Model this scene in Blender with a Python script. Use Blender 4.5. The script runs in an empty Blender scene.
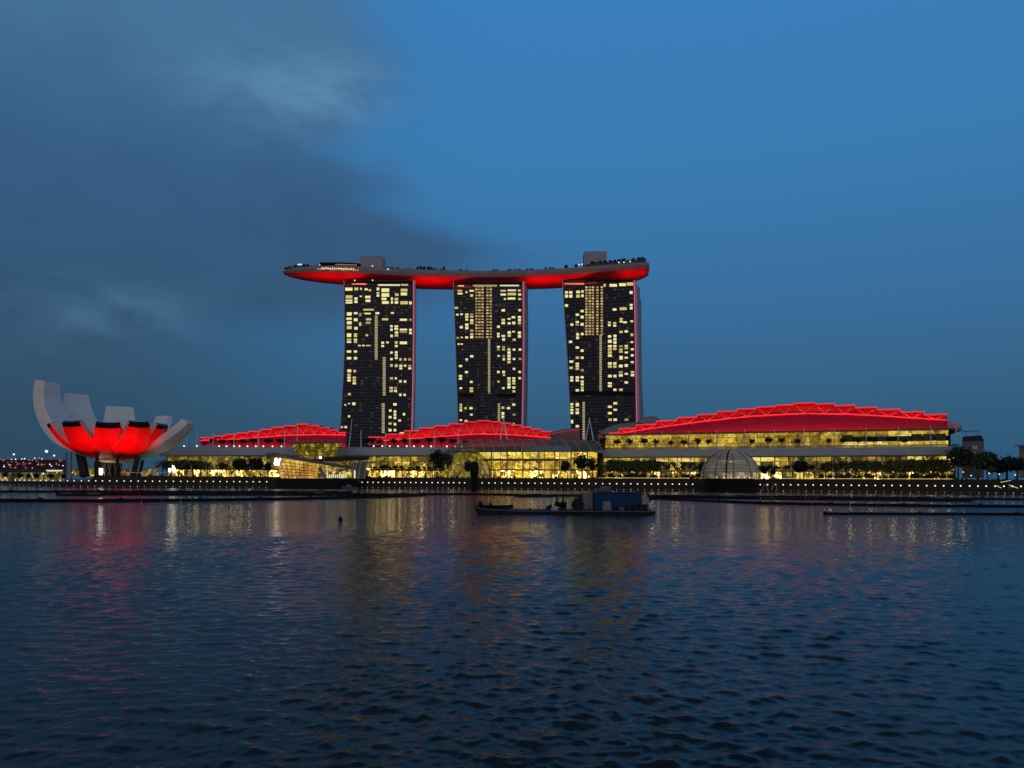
import bpy, math, random
import numpy as np
from mathutils import Vector, Matrix

random.seed(7)
rng = np.random.default_rng(11)
C = bpy.context.scene
COL = C.collection
R = math.radians

# ------------------------------------------------------------------ camera
F, HY, CH, ROLL = 770.0, 481.0, 4.3, R(0.30)
cam = bpy.data.cameras.new('camera'); camo = bpy.data.objects.new('camera', cam); COL.objects.link(camo)
cam.sensor_width = 36.0; cam.lens = F / 1024 * 36.0
cam.shift_y = (HY - 384) / 1024.0
cam.clip_start = 0.1; cam.clip_end = 30000
camo.matrix_world = Matrix.Translation((0, 0, CH)) @ Matrix.Rotation(R(90), 4, 'X') @ Matrix.Rotation(ROLL, 4, 'Z')
C.camera = camo
C.render.resolution_x, C.render.resolution_y = 1024, 768
C.view_settings.view_transform = 'Standard'
C.view_settings.look = 'None'
C.view_settings.exposure = 0.0
C.view_settings.gamma = 1.0
C.view_settings.use_curve_mapping = False
C.render.engine = 'CYCLES'
C.cycles.use_denoising = True
C.cycles.sample_clamp_indirect = 6.0
C.cycles.max_bounces = 6
C.cycles.transparent_max_bounces = 12
C.cycles.caustics_reflective = False
C.cycles.caustics_refractive = False

# ------------------------------------------------------------------ world: dusk sky
W = bpy.data.worlds.new('World'); C.world = W; W.use_nodes = True
nt = W.node_tree; nt.nodes.clear()
def N(t, **k):
    n = nt.nodes.new(t)
    for a, b in k.items(): setattr(n, a, b)
    return n
def lk(a, b): nt.links.new(a, b)
def M(op, a, b=None, c=None, clamp=False):
    n = N('ShaderNodeMath', operation=op); n.use_clamp = clamp
    for i, v in enumerate((a, b, c)):
        if v is None: continue
        if isinstance(v, (int, float)): n.inputs[i].default_value = v
        else: lk(v, n.inputs[i])
    return n.outputs[0]
def ramp(fac, stops, interp='EASE'):
    n = N('ShaderNodeValToRGB'); cr = n.color_ramp; cr.interpolation = interp
    while len(cr.elements) > 1: cr.elements.remove(cr.elements[-1])
    for i, (p, c) in enumerate(stops):
        e = cr.elements[0] if i == 0 else cr.elements.new(p)
        e.position = p; e.color = (*c, 1) if len(c) == 3 else c
    lk(fac, n.inputs[0]); return n.outputs[0]
def mixc(f, a, b, bt='MIX'):
    n = N('ShaderNodeMix', data_type='RGBA', blend_type=bt)
    for s, v in ((0, f), (6, a), (7, b)):
        if isinstance(v, (int, float)): n.inputs[s].default_value = v
        elif isinstance(v, tuple): n.inputs[s].default_value = (*v, 1)
        else: lk(v, n.inputs[s])
    return n.outputs[2]
def srgb(r, g, b):
    f = lambda c: c / 12.92 if c <= .04045 else ((c + .055) / 1.055) ** 2.4
    return (f(r / 255), f(g / 255), f(b / 255))
def gray(v): return (v, v, v)
tc = N('ShaderNodeTexCoord'); sep = N('ShaderNodeSeparateXYZ'); lk(tc.outputs['Generated'], sep.inputs[0])
X_, Y_, Z_ = sep.outputs
AZ = M('ARCTAN2', X_, Y_)                      # 0 = straight across the bay, negative = left
EL = M('ARCSINE', Z_)
ELn = M('DIVIDE', EL, 1.0, clamp=True)         # radians 0..1
clear = ramp(ELn, [(0.0, srgb(43, 85, 116)), (0.07, srgb(46, 90, 123)), (0.10, srgb(49, 94, 128)), (0.21, srgb(54, 107, 154)),
                   (0.39, srgb(57, 122, 177)), (0.56, srgb(57, 125, 186)), (0.66, srgb(52, 98, 138)), (0.80, srgb(44, 70, 92)), (1.0, srgb(40, 62, 80))], 'LINEAR')
AZn = M('MULTIPLY_ADD', AZ, 0.5, 0.5, clamp=True)
sidefall = ramp(AZn, [(0.12, gray(0.80)), (0.40, gray(0.97)), (0.5, gray(1.0)), (0.85, gray(1.0))], 'LINEAR')
clear = mixc(1.0, clear, sidefall, 'MULTIPLY')
# cloud bank on the left: soft edge whose azimuth depends on height
comb = N('ShaderNodeCombineXYZ'); lk(M('MULTIPLY', AZ, 2.2), comb.inputs[0]); lk(M('MULTIPLY', EL, 5.0), comb.inputs[1])
def noise(vec, scale, detail=7, rough=.55, dist=0.0, off=None):
    n = N('ShaderNodeTexNoise'); n.inputs['Scale'].default_value = scale; n.inputs['Detail'].default_value = detail
    n.inputs['Roughness'].default_value = rough; n.inputs['Distortion'].default_value = dist
    if off:
        v = N('ShaderNodeVectorMath', operation='ADD'); lk(vec, v.inputs[0]); v.inputs[1].default_value = off; vec = v.outputs[0]
    lk(vec, n.inputs['Vector']); return n.outputs[0]
n1 = noise(comb.outputs[0], 2.1, 8, .52, .0)
n2 = noise(comb.outputs[0], 4.2, 9, .56, .1, (3.1, 1.7, 0))
n3 = noise(comb.outputs[0], 1.1, 5, .5, .2, (7.7, 4.2, 0))
# edge azimuth (stored as az*0.5+0.5)
edge = ramp(ELn, [(0.0, gray(.33)), (.16, gray(.35)), (.24, gray(.47)), (.285, gray(.505)), (.34, gray(.43)), (.40, gray(.405)),
                  (.44, gray(.43)), (.49, gray(.43)), (.54, gray(.415)), (.7, gray(.42)), (1.0, gray(.40))], 'EASE')
soft = ramp(ELn, [(0, gray(.24)), (.2, gray(.19)), (.27, gray(.10)), (.33, gray(.075)), (.42, gray(.06)), (.6, gray(.10))], 'LINEAR')
dd = M('SUBTRACT', M('ADD', edge, M('MULTIPLY', M('ADD', M('MULTIPLY', M('SUBTRACT', n1, .5), .10), M('MULTIPLY', M('SUBTRACT', n2, .5), .05)), 1.0)), AZn)
mask = M('DIVIDE', M('ADD', dd, M('MULTIPLY', soft, .35)), soft, clamp=True)
mask = M('MULTIPLY', mask, M('MULTIPLY', mask, M('SUBTRACT', 3.0, M('MULTIPLY', mask, 2.0))))
cdark = ramp(ELn, [(0.0, srgb(40, 70, 91)), (.09, srgb(45, 76, 101)), (.20, srgb(49, 83, 113)), (.30, srgb(51, 85, 121)), (.37, srgb(54, 91, 130)),
                   (.48, srgb(68, 110, 149)), (.58, srgb(73, 115, 155)), (.72, srgb(46, 76, 100)), (1, srgb(40, 62, 80))], 'LINEAR')
shade = M('MULTIPLY_ADD', M('SUBTRACT', n2, .5), 0.30, M('MULTIPLY_ADD', M('SUBTRACT', n3, .5), .24, 1.0))
ccol = N('ShaderNodeVectorMath', operation='SCALE'); lk(cdark, ccol.inputs[0]); lk(shade, ccol.inputs['Scale'])
def blob(a0, e0, ra, re):
    a = M('DIVIDE', M('SUBTRACT', AZ, a0), ra); e = M('DIVIDE', M('SUBTRACT', EL, e0), re)
    s = M('ADD', M('MULTIPLY', a, a), M('MULTIPLY', e, e))
    return M('POWER', 2.718, M('MULTIPLY', s, -1.0))
hl = M('MULTIPLY', blob(-0.25, .452, .13, .038), M('MULTIPLY_ADD', n2, 4.2, -1.45, clamp=True))
hl2 = M('MULTIPLY', blob(-0.48, .185, .09, .04), M('MULTIPLY_ADD', n2, 3.4, -1.2, clamp=True))
hl = M('MINIMUM', M('ADD', hl, M('MULTIPLY', hl2, .45)), 1.0)
cc = mixc(M('MULTIPLY', hl, .75), ccol.outputs[0], srgb(98, 142, 178))
sky = mixc(M('MULTIPLY', mask, .93), clear, cc)
# faint physical dusk sky added underneath
st = N('ShaderNodeTexSky', sky_type='NISHITA'); st.sun_disc = False
st.sun_elevation = R(0.5); st.sun_rotation = R(200); st.altitude = 0
skn = N('ShaderNodeVectorMath', operation='SCALE'); lk(st.outputs[0], skn.inputs[0]); skn.inputs['Scale'].default_value = 0.004
add = N('ShaderNodeVectorMath', operation='ADD'); lk(sky, add.inputs[0]); lk(skn.outputs[0], add.inputs[1])
# bright afterglow in the west, behind the viewer
back = M('MULTIPLY', M('MAXIMUM', M('MULTIPLY', Y_, -1.0), 0.0), M('POWER', 2.718, M('MULTIPLY', M('POWER', M('DIVIDE', M('SUBTRACT', EL, .12), .38), 2.0), -1.0)))
gl = N('ShaderNodeVectorMath', operation='SCALE'); gl.inputs[0].default_value = (.60, .44, .33); lk(back, gl.inputs['Scale'])
add2 = N('ShaderNodeVectorMath', operation='ADD'); lk(add.outputs[0], add2.inputs[0]); lk(gl.outputs[0], add2.inputs[1])
bg = N('ShaderNodeBackground'); lk(add2.outputs[0], bg.inputs[0]); bg.inputs[1].default_value = 1.0
wo = N('ShaderNodeOutputWorld'); lk(bg.outputs[0], wo.inputs[0])

sun = bpy.data.lights.new('sun', 'SUN'); sun.energy = 0.06; sun.angle = R(15); sun.color = (1, .86, .74)
suno = bpy.data.objects.new('sun', sun); COL.objects.link(suno)
suno.rotation_euler = (R(70), 0, R(-20))       # afterglow from behind the camera

# ------------------------------------------------------------------ projection helpers
cr_, sr_ = math.cos(ROLL), math.sin(ROLL)
def dxy(px, py):
    du, dv = px - 512, py - HY
    return du * cr_ + dv * sr_, -du * sr_ + dv * cr_
def P(px, py, Y):
    dx, dy = dxy(px, py)
    return Vector((dx * Y / F, Y, CH - dy * Y / F))
def on_water(px, py, z=0.0):
    dx, dy = dxy(px, py); Y = F * (CH - z) / dy
    return Vector((dx * Y / F, Y, z))
def interp(x, pts):
    return float(np.interp(x, [p[0] for p in pts], [p[1] for p in pts]))

# ------------------------------------------------------------------ materials
MATS = {}
def mat(name, base=(.5, .5, .5), rough=.6, metal=0.0, var=.18, vscale=.6, emit=None, es=0.0, spec=.5, sample=True):
    m = bpy.data.materials.new(name); m.use_nodes = True; t = m.node_tree
    b = t.nodes['Principled BSDF']
    b.inputs['Roughness'].default_value = rough; b.inputs['Metallic'].default_value = metal
    b.inputs['Specular IOR Level'].default_value = spec
    b.inputs['Base Color'].default_value = (*base, 1)
    if var > 0:
        g = t.nodes.new('ShaderNodeNewGeometry'); n = t.nodes.new('ShaderNodeTexNoise')
        n.inputs['Scale'].default_value = vscale; n.inputs['Detail'].default_value = 6
        t.links.new(g.outputs['Position'], n.inputs['Vector'])
        r = t.nodes.new('ShaderNodeMapRange'); r.inputs[1].default_value = .3; r.inputs[2].default_value = .7
        r.inputs[3].default_value = 1 - var; r.inputs[4].default_value = 1 + var
        t.links.new(n.outputs[0], r.inputs[0])
        s = t.nodes.new('ShaderNodeVectorMath'); s.operation = 'SCALE'; s.inputs[0].default_value = base
        t.links.new(r.outputs[0], s.inputs['Scale']); t.links.new(s.outputs[0], b.inputs['Base Color'])
    if emit:
        b.inputs['Emission Color'].default_value = (*emit, 1); b.inputs['Emission Strength'].default_value = es
        if not sample: m.cycles.emission_sampling = 'NONE'
    MATS[name] = m; return m

def lit(name, stops, sx=.7, sz=.5, strength=1.0, fine=3.2, sample=True, seed=0.0):
    """lit rooms behind glass: blocks of bright, amber and dark, with finer clutter"""
    m = bpy.data.materials.new(name); m.use_nodes = True; t = m.node_tree; b = t.nodes['Principled BSDF']
    b.inputs['Base Color'].default_value = (.02, .018, .015, 1); b.inputs['Roughness'].default_value = .25
    g = t.nodes.new('ShaderNodeNewGeometry'); mp = t.nodes.new('ShaderNodeMapping')
    mp.inputs['Scale'].default_value = (sx, 0.02, sz); mp.inputs['Location'].default_value = (seed, seed * .7, seed * .3)
    t.links.new(g.outputs['Position'], mp.inputs[0])
    v = t.nodes.new('ShaderNodeTexVoronoi'); v.distance = 'CHEBYCHEV'; v.inputs['Scale'].default_value = 1.0
    t.links.new(mp.outputs[0], v.inputs['Vector'])
    sp = t.nodes.new('ShaderNodeSeparateColor'); t.links.new(v.outputs['Color'], sp.inputs[0])
    n = t.nodes.new('ShaderNodeTexNoise'); n.inputs['Scale'].default_value = fine; n.inputs['Detail'].default_value = 4
    t.links.new(mp.outputs[0], n.inputs['Vector'])
    a = t.nodes.new('ShaderNodeMath'); a.operation = 'MULTIPLY_ADD'; a.inputs[1].default_value = .62
    t.links.new(sp.outputs[0], a.inputs[0])
    k = t.nodes.new('ShaderNodeMath'); k.operation = 'MULTIPLY_ADD'; k.inputs[1].default_value = 1.5; k.inputs[2].default_value = -.56
    t.links.new(n.outputs[0], k.inputs[0]); t.links.new(k.outputs[0], a.inputs[2])
    r = t.nodes.new('ShaderNodeValToRGB'); cr = r.color_ramp
    while len(cr.elements) > 1: cr.elements.remove(cr.elements[-1])
    for i, (p, c) in enumerate(stops):
        e = cr.elements[0] if i == 0 else cr.elements.new(p); e.position = p; e.color = (*c, 1)
    t.links.new(a.outputs[0], r.inputs[0]); t.links.new(r.outputs[0], b.inputs['Emission Color'])
    b.inputs['Emission Strength'].default_value = strength
    if not sample: m.cycles.emission_sampling = 'NONE'
    MATS[name] = m; return m

concrete = mat('pale_cladding', (.34, .34, .35), .6)
fascia = mat('grey_fascia', (.39, .385, .375), .45, var=.10, vscale=.3)
white_steel = mat('white_steel', (.75, .73, .70), .45, var=.06)
dark_steel = mat('dark_steel', (.03, .03, .034), .5, spec=.12)
black = mat('black_rubber', (.008, .008, .009), .6, spec=.12)
darkwood = mat('dark_timber', (.045, .035, .026), .7, spec=.12)
paving = mat('granite_paving', (.08, .075, .07), .7)
wallstone = mat('quay_stone', (.045, .042, .038), .8, spec=.12)
interior_dark = mat('dark_interior', (.012, .01, .008), .7, spec=.12)
roof_grey = mat('grey_roof_metal', (.22, .23, .25), .4)
red_glow_panel = mat('red_glow_roof_panel', (.62, .012, .018), .5, var=.10, vscale=.15)  # red wash of the roof lighting painted into the base colour
crimson_glow = mat('crimson_glow_roof_sheet', (.42, .016, .045), .45, var=.12, vscale=.1)  # lower sheet, its dimmer red wash also painted into the colour
red_led = mat('red_light_strip', (.4, .02, .02), .5, var=0, emit=(1.0, .075, .13), es=.50)
red_led_dim = mat('dim_red_light_strip', (.4, .02, .02), .5, var=0, emit=(.85, .06, .12), es=.40)
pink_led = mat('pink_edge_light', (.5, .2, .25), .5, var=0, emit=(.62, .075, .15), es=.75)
petal_white = mat('white_petal_skin', (.78, .76, .70), .5, var=.08, vscale=.12)
petal_red_glow = mat('red_glow_petal_skin', (.75, .006, .012), .55, var=.05, vscale=.12)  # red floodlighting put into the white skin's base colour
petal_cream = mat('cream_petal_flank', (.55, .42, .30), .55, var=.06)
skylight_black = mat('black_skylight_glass', (.004, .004, .005), .2, var=0)
belly_red_glow = mat('red_glow_soffit', (.62, .014, .022), .5, var=.08, vscale=.1)  # pale belly with the red light from below painted into its colour
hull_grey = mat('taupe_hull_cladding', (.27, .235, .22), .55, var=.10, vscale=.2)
hull_tip = mat('dark_hull_tip', (.06, .06, .06), .5)
leaf_dark = mat('dark_foliage', (.022, .035, .012), .7, var=.5, vscale=1.2)
leaf_mid = mat('green_foliage', (.085, .115, .02), .7, var=.5, vscale=1.2)
leaf_sil = mat('deep_foliage', (.012, .018, .009), .8, var=.4, vscale=1.0)
bark = mat('tree_bark', (.06, .045, .03), .8)
lamp_white = mat('lamp_white', (.8, .8, .75), .4, var=0, emit=(1, .86, .58), es=1.5, sample=False)
lamp_dim = mat('lamp_dim', (.8, .8, .75), .4, var=0, emit=(1, .86, .62), es=.20, sample=False)
lamp_cool = mat('lamp_cool', (.8, .8, .8), .4, var=0, emit=(.80, .9, 1.0), es=1.5, sample=False)
lamp_red = mat('lamp_red', (.6, .1, .1), .4, var=0, emit=(.8, .1, .12), es=.55, sample=False)
lamp_amber = mat('lamp_amber', (.7, .4, .1), .4, var=0, emit=(.95, .5, .16), es=.8, sample=False)
sign_white = mat('lit_white_sign', (.8, .8, .8), .4, var=0, emit=(1, .96, .82), es=4.0)
step_light = mat('step_light', (.6, .5, .3), .5, var=0, emit=(.80, .60, .20), es=.85)
navy = mat('blue_container_steel', (.003, .048, .125), .5, var=.25, vscale=1.5, spec=.15)
navy_dark = mat('dark_blue_steel', (.008, .026, .055), .55, spec=.15)
grey_sheet = mat('grey_sheet', (.16, .165, .17), .6)
boat_dark = mat('boat_black', (.018, .02, .022), .6, spec=.12)
boat_grey = mat('boat_grey', (.09, .10, .11), .6)
board = mat('plywood_board', (.20, .16, .11), .7)
red_glow_metal = mat('red_glow_pylon_metal', (.25, .10, .08), .5)  # red light falling on the pylon is part of this colour
far_wall = mat('far_building_wall', (.12, .12, .12), .7)
WIN = [mat('room_light_%s' % k, (.3, .28, .2), .4, var=.30, vscale=.9, emit=c, es=s, sample=False)
       for k, c, s in (('bright', (1, .88, .35), .86), ('warm', (.95, .74, .20), .62), ('pale', (1, .92, .48), .78), ('soft', (.85, .62, .16), .36))]
WIN_DIM = [mat('faint_room_%d' % k, (.03, .03, .03), .4, var=.5, vscale=.8, emit=c, es=e_, sample=False) for k, c, e_ in ((0, (.8, .6, .3), .020), (1, (.5, .6, .8), .018), (2, (.8, .55, .3), .05))]
WIN_OR = mat('room_light_orange', (.3, .2, .1), .4, var=.3, emit=(.62, .40, .14), es=.50, sample=False)
WIN_ST = mat('room_light_stair', (.3, .25, .1), .4, var=.4, vscale=2, emit=(.60, .50, .26), es=.62, sample=False)
CY, CA, CD, CB = (.66, .40, .022), (.30, .17, .009), (.02, .013, .004), (1.05, .75, .17)
shop = lit('shop_glow', [(0, CD), (.28, (.08, .05, .012)), (.42, CA), (.60, CY), (.80, CB)], .55, .35, .95)
shop_bright = lit('bright_shop_glow', [(0, (.03, .02, .005)), (.28, (.16, .10, .01)), (.42, CA), (.53, CY), (.64, (1.9, 1.22, .26)), (.80, (4.2, 3.2, 1.15))], .5, .4, 1.0, seed=4)
shop_dim = lit('dim_shop_glow', [(0, (.006, .005, .002)), (.38, (.035, .026, .004)), (.62, (.16, .115, .012)), (.8, (.38, .27, .03)), (.95, (.9, .7, .2))], .5, .4, .95, seed=9)
hall = lit('hall_glow', [(0, (.10, .06, .006)), (.3, (.30, .175, .010)), (.55, (.52, .33, .018)), (.9, (.95, .68, .09))], .25, .2, .74, seed=2)
hall_bright = lit('bright_hall_glow', [(0, (.25, .15, .015)), (.35, (.55, .38, .03)), (.6, (.80, .60, .08)), (.9, (1.1, .9, .3))], .25, .5, .95, seed=6)
atrium_glow = lit('atrium_glow', [(0, (.10, .045, .004)), (.25, (.38, .20, .008)), (.48, (.70, .42, .016)), (.7, (.95, .66, .04)), (.92, (1.7, 1.35, .35))], .22, .3, .95, seed=12)
gold = lit('gold_glass_glow', [(0, (.22, .09, .004)), (.35, (.45, .21, .012)), (.6, (.72, .38, .03)), (.9, (1.05, .75, .2))], .22, .2, .85, seed=3)
olive = lit('olive_glass_glow', [(0, (.03, .02, .002)), (.35, (.09, .06, .004)), (.6, (.20, .14, .010)), (.8, (.34, .24, .02)), (.97, (.8, .6, .12))], .5, .5, .85, seed=5)

def tower_glass():
    m = bpy.data.materials.new('dark_tower_glass'); m.use_nodes = True; t = m.node_tree; b = t.nodes['Principled BSDF']
    b.inputs['Roughness'].default_value = .30; b.inputs['Specular IOR Level'].default_value = .13
    g = t.nodes.new('ShaderNodeNewGeometry'); s = t.nodes.new('ShaderNodeSeparateXYZ'); t.links.new(g.outputs['Position'], s.inputs[0])
    def mm(op, a, bb, c=None):
        n = t.nodes.new('ShaderNodeMath'); n.operation = op
        for i, v in enumerate((a, bb, c)):
            if v is None: continue
            if isinstance(v, (int, float)): n.inputs[i].default_value = v
            else: t.links.new(v, n.inputs[i])
        return n.outputs[0]
    fl = mm('LESS_THAN', mm('FRACT', mm('DIVIDE', s.outputs[2], 2.62), 0), .22)
    mu = mm('LESS_THAN', mm('FRACT', mm('DIVIDE', s.outputs[0], 2.2), 0), .14)
    ln = mm('MAXIMUM', fl, mm('MULTIPLY', mu, .6))
    mx = t.nodes.new('ShaderNodeMix'); mx.data_type = 'RGBA'; t.links.new(ln, mx.inputs[0])
    mx.inputs[6].default_value = (.022, .033, .048, 1); mx.inputs[7].default_value = (.085, .095, .108, 1)
    n = t.nodes.new('ShaderNodeTexNoise'); n.inputs['Scale'].default_value = .12; t.links.new(g.outputs['Position'], n.inputs['Vector'])
    m2 = t.nodes.new('ShaderNodeMix'); m2.data_type = 'RGBA'; m2.blend_type = 'MULTIPLY'; m2.inputs[0].default_value = .6
    t.links.new(mx.outputs[2], m2.inputs[6]); t.links.new(n.outputs[0], m2.inputs[7]); t.links.new(m2.outputs[2], b.inputs['Base Color'])
    return m
tglass = tower_glass()
def glassy(name, tint, alpha, rough=.15):
    m = bpy.data.materials.new(name); m.use_nodes = True; t = m.node_tree; b = t.nodes['Principled BSDF']
    b.inputs['Base Color'].default_value = (*tint, 1); b.inputs['Roughness'].default_value = rough; b.inputs['Alpha'].default_value = alpha
    return m
dome_glass = glassy('dome_glass', (.42, .40, .36), .66, .2)
canopy_glass = glassy('canopy_glass', (.20, .155, .09), .74, .4)
balus_glass = glassy('balustrade_glass', (.10, .12, .13), .5)

def water_mat():
    m = bpy.data.materials.new('bay_water'); m.use_nodes = True; t = m.node_tree; b = t.nodes['Principled BSDF']
    b.inputs['Base Color'].default_value = (.022, .030, .032, 1); b.inputs['Roughness'].default_value = .08; b.inputs['Specular IOR Level'].default_value = .31
    b.inputs['IOR'].default_value = 1.33
    g = t.nodes.new('ShaderNodeNewGeometry')
    def nz(scale, sc, det, dist=.4):
        mp = t.nodes.new('ShaderNodeMapping'); mp.inputs['Scale'].default_value = sc; mp.inputs['Rotation'].default_value = (0, 0, .25)
        t.links.new(g.outputs['Position'], mp.inputs[0])
        n = t.nodes.new('ShaderNodeTexNoise'); n.inputs['Scale'].default_value = scale; n.inputs['Detail'].default_value = det
        n.inputs['Distortion'].default_value = dist
        t.links.new(mp.outputs[0], n.inputs['Vector']); return n.outputs[0]
    a = nz(1.5, (.7, 1.2, 1), 4)
    ra = t.nodes.new('ShaderNodeAttribute'); ra.attribute_name = 'ripple'; c = nz(7.5, (.7, 1.2, 1), 3)
    b1 = t.nodes.new('ShaderNodeBump'); b1.inputs['Strength'].default_value = 1.0; b1.inputs['Distance'].default_value = .15; t.links.new(a, b1.inputs['Height'])
    mr = t.nodes.new('ShaderNodeMapRange'); mr.inputs[3].default_value = .16; mr.inputs[4].default_value = 1.0; t.links.new(ra.outputs['Fac'], mr.inputs[0]); t.links.new(mr.outputs[0], b1.inputs['Strength'])
    b2 = t.nodes.new('ShaderNodeBump'); b2.inputs['Strength'].default_value = 1.0; b2.inputs['Distance'].default_value = .010
    t.links.new(c, b2.inputs['Height']); t.links.new(b1.outputs[0], b2.inputs['Normal']); t.links.new(b2.outputs[0], b.inputs['Normal'])
    return m

# ------------------------------------------------------------------ mesh builder
class MB:
    def __init__(s): s.v = []; s.f = []; s.m = []
    def face(s, pts, m=0):
        i = len(s.v); s.v += [tuple(p) for p in pts]; s.f.append(tuple(range(i, i + len(pts)))); s.m.append(m)
    def hexa(s, p, m=0):          # 8 corners: bottom 0-3 ccw, top 4-7
        i = len(s.v); s.v += [tuple(q) for q in p]
        for f in ((3, 2, 1, 0), (4, 5, 6, 7), (0, 1, 5, 4), (1, 2, 6, 5), (2, 3, 7, 6), (3, 0, 4, 7)):
            s.f.append(tuple(i + k for k in f)); s.m.append(m)
    def box(s, x0, x1, y0, y1, z0, z1, m=0, fr=None):
        p = [(x0, y0, z0), (x1, y0, z0), (x1, y1, z0), (x0, y1, z0), (x0, y0, z1), (x1, y0, z1), (x1, y1, z1), (x0, y1, z1)]
        s.hexa([fr(*q) for q in p] if fr else p, m)
    def tube(s, p, q, r, n=6, r2=None, m=0):
        s.path([p, q], [r, r if r2 is None else r2], n, m)
    def path(s, pts, r, n=6, m=0):
        pts = [Vector(p) for p in pts]
        rs = r if isinstance(r, (list, tuple)) else [r] * len(pts)
        i0 = len(s.v)
        for k, p in enumerate(pts):
            d = (pts[min(k + 1, len(pts) - 1)] - pts[max(k - 1, 0)]).normalized()
            up = Vector((0, 0, 1)) if abs(d.z) < .9 else Vector((1, 0, 0))
            a = d.cross(up).normalized(); b = a.cross(d)
            for j in range(n):
                t = 2 * math.pi * j / n
                s.v.append(tuple(p + (a * math.cos(t) + b * math.sin(t)) * rs[k]))
        for k in range(len(pts) - 1):
            for j in range(n):
                a, b = i0 + k * n + j, i0 + k * n + (j + 1) % n
                s.f.append((a, b, b + n, a + n)); s.m.append(m)
        s.f.append(tuple(i0 + j for j in range(n))[::-1]); s.m.append(m)
        s.f.append(tuple(i0 + (len(pts) - 1) * n + j for j in range(n))); s.m.append(m)
    def loft(s, rings, m=0, closed=True, caps=True):
        i0 = len(s.v); n = len(rings[0])
        for r in rings: s.v += [tuple(p) for p in r]
        for k in range(len(rings) - 1):
            for j in range(n if closed else n - 1):
                a, b = i0 + k * n + j, i0 + k * n + (j + 1) % n
                s.f.append((a, b, b + n, a + n)); s.m.append(m)
        if caps and closed:
            s.f.append(tuple(range(i0, i0 + n))[::-1]); s.m.append(m)
            s.f.append(tuple(range(i0 + (len(rings) - 1) * n, i0 + len(rings) * n))); s.m.append(m)
    def lathe(s, prof, c, n=16, m=0):
        s.loft([[(c[0] + r * math.cos(2 * math.pi * j / n), c[1] + r * math.sin(2 * math.pi * j / n), c[2] + z) for j in range(n)] for r, z in prof], m)
    def ball(s, c, r, n=8, k=5, m=0):
        s.lathe([(max(.02 * r, r * math.sin(math.pi * i / k)), -r * math.cos(math.pi * i / k)) for i in range(k + 1)], c, n, m)
    def build(s, name, mats, parent=None, smooth=False):
        off = Vector((0, 0, 0)); q = parent
        while q is not None: off += q.location; q = q.parent
        me = bpy.data.meshes.new(name)
        me.from_pydata([tuple(Vector(v) - off) for v in s.v], [], s.f)
        if not isinstance(mats, (list, tuple)): mats = [mats]
        for m in mats: me.materials.append(m)
        if len(mats) > 1: me.polygons.foreach_set('material_index', s.m)
        if smooth: me.polygons.foreach_set('use_smooth', [True] * len(s.f))
        o = bpy.data.objects.new(name, me); COL.objects.link(o)
        if parent is not None: o.parent = parent
        return o
def tag(o, label=None, cat=None, group=None, kind=None):
    if label: o['label'] = label
    if cat: o['category'] = cat
    if group: o['group'] = group
    if kind: o['kind'] = kind
    return o
def thing(name, label, cat, loc, group=None):
    o = bpy.data.objects.new(name, None); COL.objects.link(o); o.location = loc; o.empty_display_size = .5
    return tag(o, label, cat, group)
def dup(root, loc, rz=0, sc=1.0, label=None, group=None):
    r = root.copy(); COL.objects.link(r); r.location = loc; r.rotation_euler = (0, 0, rz)
    r.scale = sc if isinstance(sc, tuple) else (sc, sc, sc)
    if label: r['label'] = label
    if group: r['group'] = group
    for ch in root.children:
        c = ch.copy(); COL.objects.link(c); c.parent = r
    return r
ORD = 'first second third fourth fifth sixth seventh eighth ninth tenth eleventh twelfth thirteenth fourteenth fifteenth sixteenth seventeenth eighteenth nineteenth twentieth'.split()
ORD += ['twenty-' + k for k in ORD[:9]] + ['thirtieth'] + ['thirty-' + k for k in ORD[:9]]

class Frame:
    """facade line from image column px0 (depth Y0) to px1 (Y1); s along it, d behind it"""
    def __init__(f, px0, Y0, px1, Y1):
        f.A = Vector((dxy(px0, 450)[0] * Y0 / F, Y0)); f.B = Vector((dxy(px1, 450)[0] * Y1 / F, Y1))
        f.L = (f.B - f.A).length; f.ex = (f.B - f.A) / f.L; f.ey = Vector((-f.ex.y, f.ex.x))
        if f.ey.y < 0: f.ey = -f.ey
    def __call__(f, s, d, z):
        p = f.A + f.ex * s + f.ey * d; return Vector((p.x, p.y, z))
    def s(f, px, d=0, py=450):
        o = f.A + f.ey * d; k = dxy(px, py)[0] / F
        return (k * o.y - o.x) / (f.ex.x - k * f.ex.y)
    def pt(f, px, py, d=0):       # point of the plane at depth d seen at that column and height
        s = f.s(px, d, py); q = f(s, d, 0); return Vector((q.x, q.y, P(px, py, q.y).z))
    def z(f, px, py, d=0): return f.pt(px, py, d).z

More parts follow.
